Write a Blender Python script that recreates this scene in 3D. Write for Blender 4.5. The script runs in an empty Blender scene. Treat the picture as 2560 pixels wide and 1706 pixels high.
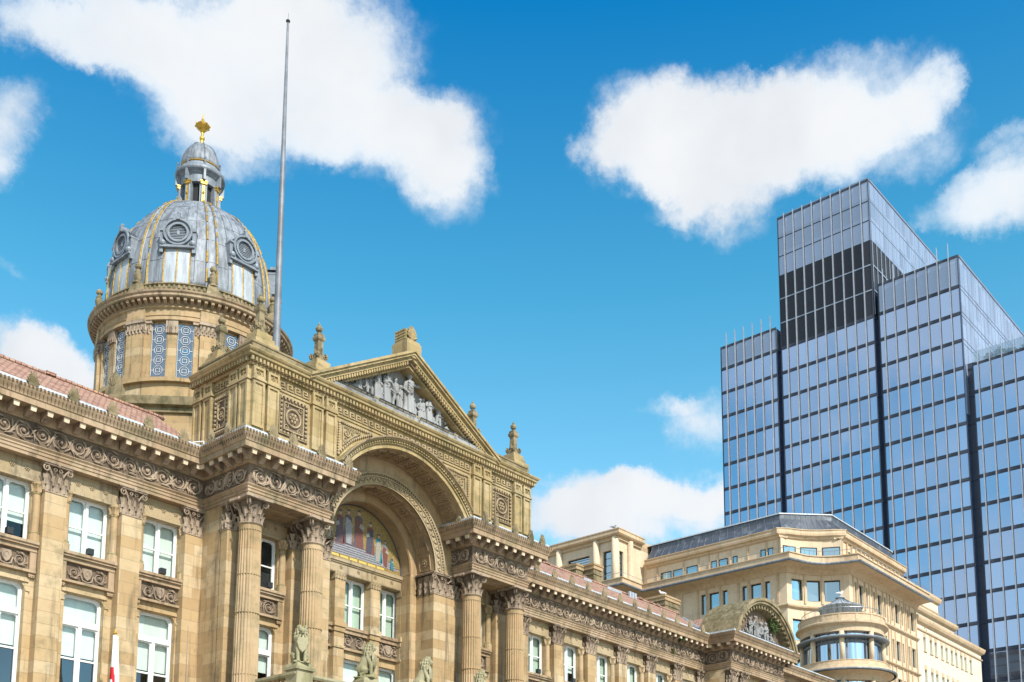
import bpy, bmesh, math, random
from math import sin, cos, pi, radians, sqrt, atan2
from mathutils import Vector, Matrix
random.seed(7)
S = bpy.context.scene
# ---------------------------------------------------------------- camera
cam = bpy.data.objects.new("camera", bpy.data.cameras.new("camera"))
S.collection.objects.link(cam); S.camera = cam
cam.data.sensor_width = 36.0
cam.data.lens = 36.0 * 2869.92 / 2560
cam.data.shift_y = (1895.56 - 853) / 2560
cam.data.clip_end = 9000; cam.data.clip_start = 0.5
YAW, PITCH, ROLL = 0.85937, 0.14500, 0.00434
fwd = Vector((sin(YAW)*cos(PITCH), cos(YAW)*cos(PITCH), sin(PITCH)))
rt = Vector((cos(YAW), -sin(YAW), 0)); up = rt.cross(fwd)
r2 = rt*cos(ROLL) + up*sin(ROLL); u2 = up*cos(ROLL) - rt*sin(ROLL)
M3 = Matrix((r2, u2, -fwd)).transposed()
cam.matrix_world = Matrix.Translation((0, 0, 1.7)) @ M3.to_4x4()
# ---------------------------------------------------------------- light
SUN_AZ, SUN_EL = radians(196), radians(42)     # azimuth from +Y towards +X
sd = Vector((sin(SUN_AZ)*cos(SUN_EL), cos(SUN_AZ)*cos(SUN_EL), sin(SUN_EL)))
sl = bpy.data.lights.new("sun", 'SUN'); sl.energy = 4.8; sl.angle = radians(3); sl.color = (1, .93, .82)
sun = bpy.data.objects.new("sun", sl); S.collection.objects.link(sun)
sun.rotation_euler = (-sd).to_track_quat('-Z', 'Y').to_euler()
S.view_settings.view_transform = 'Standard'; S.view_settings.look = 'None'
S.view_settings.exposure = 0.35; S.view_settings.gamma = 1.0
# ---------------------------------------------------------------- world: sky with drifting clouds
W = bpy.data.worlds.new("World"); S.world = W; W.use_nodes = True
nt = W.node_tree; nt.nodes.clear()
class NG:
    """tiny helper to write node maths"""
    def __init__(s, nt): s.nt = nt
    def n(s, typ, **kw):
        nd = s.nt.nodes.new(typ)
        for k, v in kw.items(): setattr(nd, k, v)
        return nd
    def l(s, a, b): s.nt.links.new(a, b)
    def put(s, sock, v):
        if isinstance(v, bpy.types.NodeSocket): s.l(v, sock)
        else: sock.default_value = v
    def m(s, op, a, b=0.0, c=0.0, clamp=False):
        nd = s.n('ShaderNodeMath', operation=op); nd.use_clamp = clamp
        s.put(nd.inputs[0], a); s.put(nd.inputs[1], b); s.put(nd.inputs[2], c)
        return nd.outputs[0]
    def mix(s, f, a, b, blend='MIX'):
        nd = s.n('ShaderNodeMix', data_type='RGBA', blend_type=blend)
        s.put(nd.inputs[0], f); s.put(nd.inputs[6], a if isinstance(a, bpy.types.NodeSocket) else (*a, 1) if len(a) == 3 else a)
        s.put(nd.inputs[7], b if isinstance(b, bpy.types.NodeSocket) else (*b, 1) if len(b) == 3 else b)
        return nd.outputs[2]
    def noise(s, vec, scale, detail=4, rough=.55, dist=0.0):
        nd = s.n('ShaderNodeTexNoise'); s.l(vec, nd.inputs['Vector'])
        nd.inputs['Scale'].default_value = scale; nd.inputs['Detail'].default_value = detail
        nd.inputs['Roughness'].default_value = rough; nd.inputs['Distortion'].default_value = dist
        return nd.outputs[0], nd.outputs[1]
    def ramp(s, f, pts):
        nd = s.n('ShaderNodeValToRGB'); s.l(f, nd.inputs[0]); e = nd.color_ramp.elements
        while len(e) < len(pts): e.new(.5)
        for i, (p, c) in enumerate(pts): e[i].position = p; e[i].color = (*c, 1) if len(c) == 3 else c
        return nd.outputs[0]
    def mapr(s, f, a, b, c=0., d=1., smooth=True):
        nd = s.n('ShaderNodeMapRange'); nd.interpolation_type = 'SMOOTHSTEP' if smooth else 'LINEAR'
        s.put(nd.inputs[0], f); nd.inputs[1].default_value = a; nd.inputs[2].default_value = b
        nd.inputs[3].default_value = c; nd.inputs[4].default_value = d
        return nd.outputs[0]
g = NG(nt)
sky = g.n('ShaderNodeTexSky', sky_type='NISHITA'); sky.sun_disc = False
sky.sun_elevation = SUN_EL; sky.sun_rotation = SUN_AZ; sky.air_density = 1.0; sky.dust_density = .6; sky.ozone_density = 3.0
tc = g.n('ShaderNodeTexCoord').outputs['Generated']
sp = g.n('ShaderNodeSeparateXYZ'); g.l(tc, sp.inputs[0])
az = g.m('ARCTAN2', sp.outputs[0], sp.outputs[1]); el = g.m('ARCSINE', sp.outputs[2])
dn = g.n('ShaderNodeTexNoise'); g.l(tc, dn.inputs['Vector']); dn.inputs['Scale'].default_value = 6; dn.inputs['Detail'].default_value = 10; dn.inputs['Roughness'].default_value = .66
ds = g.n('ShaderNodeSeparateXYZ'); g.l(dn.outputs[1], ds.inputs[0])
azd = g.m('ADD', az, g.m('MULTIPLY', g.m('SUBTRACT', ds.outputs[0], .5), .13))
eld = g.m('ADD', el, g.m('MULTIPLY', g.m('SUBTRACT', ds.outputs[1], .5), .10))
# clouds by heading and elevation in degrees: (heading, elevation, half width, half height, density)
CLOUDS = [(33.63, 38.96, 11.17, 3.16, 0.94), (27.93, 38.78, 8.08, 1.98, 0.7), (39.11, 39.9, 6.55, 3.17, 0.78), (37.85, 37.06, 8.82, 2.35, 0.78), (34.73, 35.54, 5.99, 1.8, 0.62), (42.54, 36.26, 5.76, 2.22, 0.7), (45.16, 35.2, 3.03, 2.28, 0.55), (45.35, 37.57, 3.62, 1.38, 0.47), (24.65, 38.09, 4.68, 1.43, 0.55), (31.74, 37.09, 5.1, 2.29, 0.47), (23.41, 34.04, 2.26, 2.47, 0.78), (22.59, 32.38, 2.88, 0.97, 0.47), (24.88, 25.72, 4.27, 1.51, 0.86), (26.5, 25.08, 2.98, 1.98, 0.94), (60.23, 36.0, 8.82, 3.01, 0.94), (65.93, 36.99, 7.44, 2.3, 0.78), (56.77, 36.76, 4.93, 2.59, 0.62), (59.02, 34.05, 4.83, 1.87, 0.7), (66.93, 35.21, 6.56, 2.17, 0.7), (56.26, 34.75, 3.01, 1.25, 0.39), (59.9, 32.75, 3.99, 1.27, 0.47), (70.67, 36.7, 2.19, 1.32, 0.47), (53.69, 36.23, 1.94, 1.21, 0.39), (73.63, 32.2, 4.36, 1.79, 0.86), (74.77, 34.11, 2.5, 0.77, 0.39), (59.24, 24.73, 2.87, 1.88, 0.86), (57.47, 25.81, 1.85, 0.59, 0.39), (55.36, 20.67, 8.61, 1.73, 0.94), (58.72, 21.55, 4.66, 1.22, 0.78), (52.66, 19.91, 4.21, 1.5, 0.62), (23.77, 28.73, 0.89, 0.29, 0.31)]
field = None
for (a, e, ra, re, w) in CLOUDS:
    x = g.m('MULTIPLY', g.m('SUBTRACT', azd, radians(a)), 1/radians(ra))
    y = g.m('MULTIPLY', g.m('SUBTRACT', eld, radians(e)), 1/radians(re))
    d = g.m('ADD', g.m('MULTIPLY', x, x), g.m('MULTIPLY', y, y))
    v = g.m('MULTIPLY', g.m('SUBTRACT', 1.0, d, clamp=True), w)
    field = v if field is None else g.m('ADD', field, v)
n1, _ = g.noise(tc, 11, 10, .66)
n2, _ = g.noise(tc, 5, 3, .5)
# elsewhere in the sky (behind and beside the viewer) a broken layer of cloud
outside = g.mapr(g.m('ABSOLUTE', g.m('SUBTRACT', az, radians(50))), radians(40), radians(60))
brk = g.mapr(n2, .36, .56)
fz = g.m('ADD', g.m('MINIMUM', field, 1.3), g.m('MULTIPLY', g.m('MULTIPLY', g.m('SUBTRACT', n1, .5), 1.9), g.mapr(field, 0, .35)))
vis = g.mapr(fz, .06, 1.0)
cl = g.m('MAXIMUM', vis, g.m('MULTIPLY', outside, g.m('MULTIPLY', brk, .85)), clamp=True)
dens = g.mapr(g.m('ADD', fz, g.m('MULTIPLY', g.m('SUBTRACT', n2, .5), 1.6)), .3, 1.5)
ccol = g.mix(dens, (.60, .69, .78), (.72, .735, .75))
grey, _ = g.noise(tc, 9, 4, .5)
ccol = g.mix(g.mapr(grey, .42, .75, 0, .45), ccol, (.52, .56, .62))
# colour of clear air: deep azure overhead, paler low down
tint = g.ramp(g.m('MULTIPLY', el, 1/radians(60), clamp=True), [(.05, (.42, .44, .38)), (.28, (.30, .41, .34)), (.50, (.11, .34, .32)), (.70, (.008, .235, .32)), (1.0, (.03, .2, .32))])
hs = g.mix(1.0, sky.outputs[0], tint, 'MULTIPLY')
b1 = g.n('ShaderNodeBackground'); g.l(hs, b1.inputs[0]); b1.inputs[1].default_value = .58
b2 = g.n('ShaderNodeBackground'); g.l(ccol, b2.inputs[0]); b2.inputs[1].default_value = 1.0
ms = g.n('ShaderNodeMixShader'); g.l(cl, ms.inputs[0]); g.l(b1.outputs[0], ms.inputs[1]); g.l(b2.outputs[0], ms.inputs[2])
wo = g.n('ShaderNodeOutputWorld'); g.l(ms.outputs[0], wo.inputs[0])
W.cycles.sampling_method = 'MANUAL'; W.cycles.sample_map_resolution = 1024
# ---------------------------------------------------------------- materials
def mat(name):
    m = bpy.data.materials.new(name); m.use_nodes = True; t = m.node_tree; t.nodes.clear()
    h = NG(t); b = h.n('ShaderNodeBsdfPrincipled'); o = h.n('ShaderNodeOutputMaterial'); h.l(b.outputs[0], o.inputs[0])
    h.b = b; h.o = o; h.m_ = m
    return m, h
def bump(h, height, strength=.3, dist=.02):
    n = h.n('ShaderNodeBump'); n.inputs['Strength'].default_value = strength; n.inputs['Distance'].default_value = dist
    h.l(height, n.inputs['Height']); h.l(n.outputs[0], h.b.inputs['Normal'])
def pos(h):
    gm = h.n('ShaderNodeNewGeometry'); return gm.outputs['Position'], gm.outputs['Normal']
def scalev(h, v, s):
    n = h.n('ShaderNodeVectorMath', operation='MULTIPLY'); h.l(v, n.inputs[0]); n.inputs[1].default_value = s; return n.outputs[0]
ALB = .74
def stone(name, ca, cb, cc, course=.5, blockw=1.75, moss=.0, soot=.25, joint=.5, seed=0., rough=.85, bumps=.5, mossc=(.16, .17, .07)):
    """coursed sandstone: blocks that differ in tone, thin joints, run-off streaks, moss on ledges"""
    ca, cb, cc = [tuple(x*ALB for x in q) for q in (ca, cb, cc)]
    m, h = mat(name); p, nrm = pos(h)
    s = h.n('ShaderNodeSeparateXYZ'); h.l(p, s.inputs[0])
    c = h.n('ShaderNodeCombineXYZ'); h.l(h.m('ADD', s.outputs[0], s.outputs[1]), c.inputs[0]); h.l(h.m('ADD', s.outputs[2], 100.07), c.inputs[1])
    br = h.n('ShaderNodeTexBrick'); h.l(c.outputs[0], br.inputs['Vector'])
    br.inputs['Scale'].default_value = 1; br.inputs['Brick Width'].default_value = blockw; br.inputs['Row Height'].default_value = course
    br.inputs['Mortar Size'].default_value = .009; br.inputs['Mortar Smooth'].default_value = .6; br.inputs['Bias'].default_value = 0
    br.inputs['Color1'].default_value = (0, 0, 0, 1); br.inputs['Color2'].default_value = (1, 1, 1, 1); br.inputs['Mortar'].default_value = (.5, .5, .5, 1)
    bv = h.n('ShaderNodeSeparateColor'); h.l(br.outputs['Color'], bv.inputs[0])
    na, _ = h.noise(p, .35, 4, .6); nb, _ = h.noise(p, 3.2, 6, .65); nc, _ = h.noise(p, 30, 3, .6)
    mixf = h.m('ADD', h.m('MULTIPLY', bv.outputs[0], .46), h.m('ADD', h.m('MULTIPLY', na, .55), h.m('MULTIPLY', nb, .12)), clamp=True)
    col = h.ramp(mixf, [(.12, ca), (.5, cb), (.88, cc)])
    col = h.mix(h.mapr(nb, .35, .75, 0, .35), col, tuple(x*.72 for x in cb))
    st, _ = h.noise(scalev(h, p, (2.6, 2.6, .22)), 1.0, 5, .65)
    col = h.mix(h.mapr(st, .50, .72, 0, soot), col, (.060, .045, .032))
    big, _ = h.noise(p, .9, 5, .7)
    col = h.mix(h.mapr(big, .50, .74, 0, soot*.8), col, (.075, .058, .042))
    col = h.mix(h.m('MULTIPLY', br.outputs['Fac'], joint), col, (.10, .075, .045))
    if moss:
        ns = h.n('ShaderNodeSeparateXYZ'); h.l(nrm, ns.inputs[0])
        mf = h.m('MULTIPLY', h.mapr(ns.outputs[2], .15, .7), .9)
        mf2 = h.mapr(h.m('ADD', big, h.m('MULTIPLY', nb, .4)), .62, .9, 0, moss)
        col = h.mix(h.m('MAXIMUM', h.m('MULTIPLY', mf, h.mapr(nb, .3, .6)), mf2, clamp=True), col, mossc)
    h.l(col, h.b.inputs['Base Color']); h.b.inputs['Roughness'].default_value = rough
    hh = h.m('SUBTRACT', h.m('ADD', h.m('MULTIPLY', nc, .25), h.m('MULTIPLY', nb, .5)), h.m('MULTIPLY', br.outputs['Fac'], .9))
    bump(h, hh, bumps, .02)
    return m
M = {}
HONEY = ((.40, .25, .12), (.60, .42, .22), (.74, .59, .39))
M['stone'] = stone('honey_sandstone', *HONEY, moss=.12, soot=.62)
M['stone_plain'] = stone('smooth_sandstone', (.44, .27, .14), (.58, .40, .22), (.66, .50, .32), course=3.1, blockw=1.9, moss=.25, soot=.45, joint=.25)
M['cornice'] = stone('weathered_cornice_stone', (.34, .21, .13), (.50, .35, .22), (.60, .44, .30), course=2.2, blockw=1.6, moss=.3, soot=.7, joint=.5)
M['attic'] = stone('mossy_sandstone', (.36, .25, .11), (.52, .385, .185), (.64, .50, .29), course=.42, blockw=1.3, moss=.32, soot=.55, joint=.35, mossc=(.17, .16, .06))
M['mossy'] = stone('moss_covered_stone', (.24, .18, .10), (.36, .28, .16), (.46, .37, .23), course=2, blockw=1.6, moss=.7, soot=.8, joint=.2, mossc=(.085, .078, .03))
M['carved_dark'] = stone('sooty_shade_stone', (.13, .09, .06), (.20, .14, .095), (.28, .20, .14), course=3, blockw=3, soot=1.0, joint=0, bumps=.8)  # sooty stone, deepened so that crevice shade is put into the colour
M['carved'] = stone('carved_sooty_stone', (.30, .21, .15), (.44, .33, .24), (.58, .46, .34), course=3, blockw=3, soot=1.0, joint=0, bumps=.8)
M['carved_light'] = stone('carved_buff_stone', (.38, .28, .16), (.50, .38, .22), (.58, .47, .32), course=3, blockw=3, soot=.6, joint=0, bumps=.8)
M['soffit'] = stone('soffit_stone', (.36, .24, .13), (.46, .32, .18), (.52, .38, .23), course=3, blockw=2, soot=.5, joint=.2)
M['marble'] = stone('grey_relief_stone', (.13, .14, .15), (.36, .37, .38), (.62, .63, .63), course=9, blockw=9, soot=.95, joint=0, bumps=.7)
M['lionstone'] = stone('lichened_stone', (.30, .27, .15), (.50, .45, .29), (.66, .60, .44), course=9, blockw=9, soot=.5, joint=0, moss=.5, mossc=(.17, .17, .06))
M['cream'] = stone('cream_limestone', (.80, .62, .43), (.88, .70, .50), (.92, .75, .55), course=1.3, blockw=2.6, soot=.16, joint=.4, bumps=.1)
M['cream_trim'] = stone('cream_trim_stone', (.66, .46, .28), (.76, .56, .36), (.82, .63, .43), course=9, blockw=2.6, soot=.3, joint=.3, moss=.12, bumps=.1, mossc=(.3, .26, .16))
M['pale'] = stone('pale_ribbed_limestone', (.88, .78, .60), (.93, .83, .65), (.97, .88, .70), course=.45, blockw=60, soot=.04, joint=.3, bumps=.15)
def plain(name, col, rough=.6, metal=0.0, var=.12, sc=2.0, bs=0, emis=None):
    m, h = mat(name); p, nrm = pos(h)
    nz, _ = h.noise(p, sc, 5, .6)
    c = h.mix(h.mapr(nz, .3, .7), tuple(x*(1-var) for x in col), tuple(min(1, x*(1+var)) for x in col))
    h.l(c, h.b.inputs['Base Color']); h.b.inputs['Roughness'].default_value = rough; h.b.inputs['Metallic'].default_value = metal
    if bs: bump(h, nz, bs, .01)
    if emis: h.b.inputs['Emission Color'].default_value = (*emis[0], 1); h.b.inputs['Emission Strength'].default_value = emis[1]
    return m
M['white'] = plain('white_paint', (.70, .71, .71), .45, var=.05)
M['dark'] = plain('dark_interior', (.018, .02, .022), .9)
M['black'] = plain('black_metal', (.02, .022, .026), .45)
M['gold'] = plain('gilding', (.55, .34, .055), .42, .6, .35, 5)
M['steel'] = plain('grey_steel', (.30, .32, .35), .4, .5)
M['pole'] = plain('galvanised_mast', (.17, .185, .21), .55, .15, .25, 1.2)
M['gutter'] = plain('lead_gutter', (.52, .56, .60), .5, .2, .2, 6)
M['leadgrey'] = plain('grey_painted_wood', (.20, .23, .27), .55, .1, .2, 3)
M['leaf'] = plain('leaf_green', (.07, .12, .03), .7, var=.4, sc=20)
M['leaf2'] = plain('dry_plant', (.12, .12, .045), .8, var=.4, sc=20)
M['gull'] = plain('white_feathers', (.75, .75, .75), .7)
M['pigeon'] = plain('grey_feathers', (.16, .18, .2), .7)
M['flagw'] = plain('white_flag_cloth', (.80, .80, .82), .8, var=.04)
M['flagr'] = plain('red_flag_cloth', (.62, .01, .02), .8)
M['paving'] = stone('buff_paving', (.34, .30, .25), (.40, .36, .30), (.45, .41, .35), course=.6, blockw=.9, soot=.2, joint=.3)
M['mastic'] = plain('lead_flashing', (.42, .46, .52), .5, .3, .25, 5)
M['lamp'] = plain('ceiling_lamp', (1, 1, 1), emis=((1, .98, .92), 5))
def blindmat(name, col, dark=.4):
    m, h = mat(name); p, _ = pos(h)
    nz, _ = h.noise(scalev(h, p, (3, 3, .35)), 1.2, 4, .6); n5, _ = h.noise(p, 1.6, 3, .5)
    c = h.mix(h.mapr(nz, .35, .7, 0, .5), col, tuple(x*.78 for x in col))
    c = h.mix(h.mapr(n5, .55, .75, 0, dark), c, (col[0]*.6, col[1]*.72, col[2]*.62))
    h.l(c, h.b.inputs['Base Color']); h.b.inputs['Roughness'].default_value = .8
    return m
M['blind'] = blindmat('pale_blind', (.66, .70, .68), .3)
M['blind_green'] = blindmat('green_blind', (.44, .52, .43), .35)
def glass(name, tint=(.75, .85, .95), base=.12, rough=.02, see=1.0):
    m, h = mat(name); nt_ = m.node_tree; nt_.nodes.remove(h.b)
    tr = h.n('ShaderNodeBsdfTransparent'); tr.inputs[0].default_value = (.95*see, .98*see, .97*see, 1)
    gl = h.n('ShaderNodeBsdfGlossy'); gl.inputs['Color'].default_value = (*tint, 1); gl.inputs['Roughness'].default_value = rough
    lw_ = h.n('ShaderNodeLayerWeight'); lw_.inputs[0].default_value = .5
    f = h.m('ADD', h.m('MULTIPLY', h.m('POWER', lw_.outputs[1], 5.0), .9), base, clamp=True)
    mx = h.n('ShaderNodeMixShader'); h.l(f, mx.inputs[0]); h.l(tr.outputs[0], mx.inputs[1]); h.l(gl.outputs[0], mx.inputs[2]); h.l(mx.outputs[0], h.o.inputs[0])
    return m
M['pane'] = glass('window_glass', base=.035)
M['pane_dark'] = glass('dark_window_glass', base=.16, see=.30)
M['balglass'] = glass('clear_balustrade_glass', base=.22, see=.85)
def mirror_glass(name, tint, dark, f0, wob=.02, var=.25, cell=(1.5375, 1.53, 3.94), off=(0, 74.64-76.5, 1.92)):
    """coated office glazing: strong blue reflection over a dark room, every pane leaning a little differently"""
    m, h = mat(name); nt_ = m.node_tree; nt_.nodes.remove(h.b); p, nrm = pos(h)
    of = h.n('ShaderNodeVectorMath', operation='SUBTRACT'); h.l(p, of.inputs[0]); of.inputs[1].default_value = off; q = scalev(h, of.outputs[0], (1/cell[0], 1/cell[1], 1/cell[2])); fl = h.n('ShaderNodeVectorMath', operation='FLOOR'); h.l(q, fl.inputs[0])
    wn = h.n('ShaderNodeTexWhiteNoise'); h.l(fl.outputs[0], wn.inputs[0])
    sub = h.n('ShaderNodeVectorMath', operation='SUBTRACT'); h.l(wn.outputs[1], sub.inputs[0]); sub.inputs[1].default_value = (.5, .5, .5)
    sc = scalev(h, sub.outputs[0], (wob, wob, wob)); lo, lc = h.noise(p, .35, 2, .5)
    s2 = h.n('ShaderNodeVectorMath', operation='SUBTRACT'); h.l(lc, s2.inputs[0]); s2.inputs[1].default_value = (.5, .5, .5)
    ad = h.n('ShaderNodeVectorMath', operation='ADD'); h.l(nrm, ad.inputs[0]); h.l(sc, ad.inputs[1])
    a2 = h.n('ShaderNodeVectorMath', operation='ADD'); h.l(ad.outputs[0], a2.inputs[0]); h.l(scalev(h, s2.outputs[0], (wob, wob, wob)), a2.inputs[1])
    gl = h.n('ShaderNodeBsdfGlossy'); gl.inputs['Roughness'].default_value = .03; h.l(a2.outputs[0], gl.inputs['Normal'])
    c = h.mix(h.m('MULTIPLY', wn.outputs[0], 1.0), tint, tuple(x*(1-var) for x in tint)); h.l(c, gl.inputs['Color'])
    df = h.n('ShaderNodeBsdfDiffuse'); h.l(h.mix(wn.outputs[0], dark, tuple(x*1.5 for x in dark)), df.inputs[0])
    mx = h.n('ShaderNodeMixShader'); mx.inputs[0].default_value = f0; h.l(df.outputs[0], mx.inputs[1]); h.l(gl.outputs[0], mx.inputs[2]); h.l(mx.outputs[0], h.o.inputs[0])
    return m
M['tower_glass'] = mirror_glass('blue_tower_glass', (.60, .70, .88), (.07, .11, .20), .80, wob=.012, var=.14)
M['tower_side'] = mirror_glass('grey_tower_cladding', (.50, .58, .70), (.22, .27, .36), .38, wob=.008, var=.06, cell=(1.5, 50, 3))
M['cream_glass'] = mirror_glass('teal_office_glass', (.62, .78, .86), (.14, .22, .25), .62, wob=.012, cell=(2.1, 2.1, 3.9))
M['rot_glass'] = mirror_glass('rotunda_glass', (.70, .82, .95), (.05, .09, .13), .85, wob=.01, cell=(1.4, 1.4, 2.4))
M['drum_glass'] = mirror_glass('leaded_window_glass', (.55, .62, .72), (.05, .06, .08), .45, wob=.05, cell=(.4, .4, .5))
M['louver'] = plain('dark_louvres', (.016, .018, .026), .6)
M['fin'] = plain('silver_fins', (.34, .38, .45), .4, .35, .1)
M['spandrel'] = plain('dark_spandrel', (.045, .055, .08), .65, .0, .15, .4)
M['seam'] = plain('cladding_seam', (.16, .19, .25), .6)
M['recess'] = plain('dark_recess_cladding', (.055, .065, .09), .5, .2)
def seamroof(name, col, rough=.42, metal=.35, streak=.5):
    m, h = mat(name); p, nrm = pos(h)
    st, _ = h.noise(scalev(h, p, (3.0, 3.0, .35)), 1.3, 5, .65); n2_, _ = h.noise(p, 1.1, 4, .6)
    c = h.mix(h.mapr(st, .3, .75), tuple(x*(1-streak) for x in col), tuple(min(1, x*(1+streak)) for x in col))
    c = h.mix(h.mapr(n2_, .5, .75, 0, .35), c, (.42, .44, .48))
    h.l(c, h.b.inputs['Base Color']); h.b.inputs['Roughness'].default_value = rough; h.b.inputs['Metallic'].default_value = metal
    bump(h, st, .15, .02); return m
M['lead'] = seamroof('lead_sheet', (.20, .225, .26), .6, .12, .45)
M['lead_new'] = seamroof('pale_lead_sheet', (.38, .42, .47), .55, .1, .3)
M['lead_dark'] = seamroof('dark_lead', (.15, .17, .20), .5, .2, .3)
M['zinc'] = seamroof('zinc_roof', (.085, .098, .12), .5, .35, .12)
def tiles(name, axis):
    m, h = mat(name); p, nrm = pos(h); s = h.n('ShaderNodeSeparateXYZ'); h.l(p, s.inputs[0])
    c = h.n('ShaderNodeCombineXYZ'); h.l(s.outputs[axis], c.inputs[0]); h.l(h.m('ADD', s.outputs[2], 50), c.inputs[1])
    br = h.n('ShaderNodeTexBrick'); h.l(c.outputs[0], br.inputs['Vector']); br.inputs['Scale'].default_value = 1
    br.inputs['Brick Width'].default_value = .26; br.inputs['Row Height'].default_value = .15; br.inputs['Mortar Size'].default_value = .018; br.inputs['Mortar Smooth'].default_value = .3
    br.inputs['Color1'].default_value = (0, 0, 0, 1); br.inputs['Color2'].default_value = (1, 1, 1, 1)
    n1_, _ = h.noise(p, 1.3, 5, .6); n2_, _ = h.noise(scalev(h, p, (2.5, 2.5, .5)), 1.5, 5, .7)
    sc_ = h.n('ShaderNodeSeparateColor'); h.l(br.outputs[0], sc_.inputs[0])
    f = h.m('ADD', h.m('MULTIPLY', sc_.outputs[0], .5), h.m('MULTIPLY', n1_, .5))
    col = h.ramp(f, [(.15, (.20, .11, .085)), (.4, (.36, .19, .135)), (.6, (.42, .26, .19)), (.8, (.44, .24, .14)), (.95, (.36, .31, .28))])
    col = h.mix(h.mapr(n2_, .5, .8, 0, .55), col, (.30, .27, .24))
    col = h.mix(h.m('MULTIPLY', br.outputs['Fac'], .8), col, (.07, .045, .04))
    h.l(col, h.b.inputs['Base Color']); h.b.inputs['Roughness'].default_value = .85
    bump(h, h.m('SUBTRACT', h.m('MULTIPLY', n1_, .3), br.outputs['Fac']), .8, .04); return m
M['tile'] = tiles('clay_tile', 0); M['tile_y'] = tiles('clay_tile_side', 1)
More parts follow.
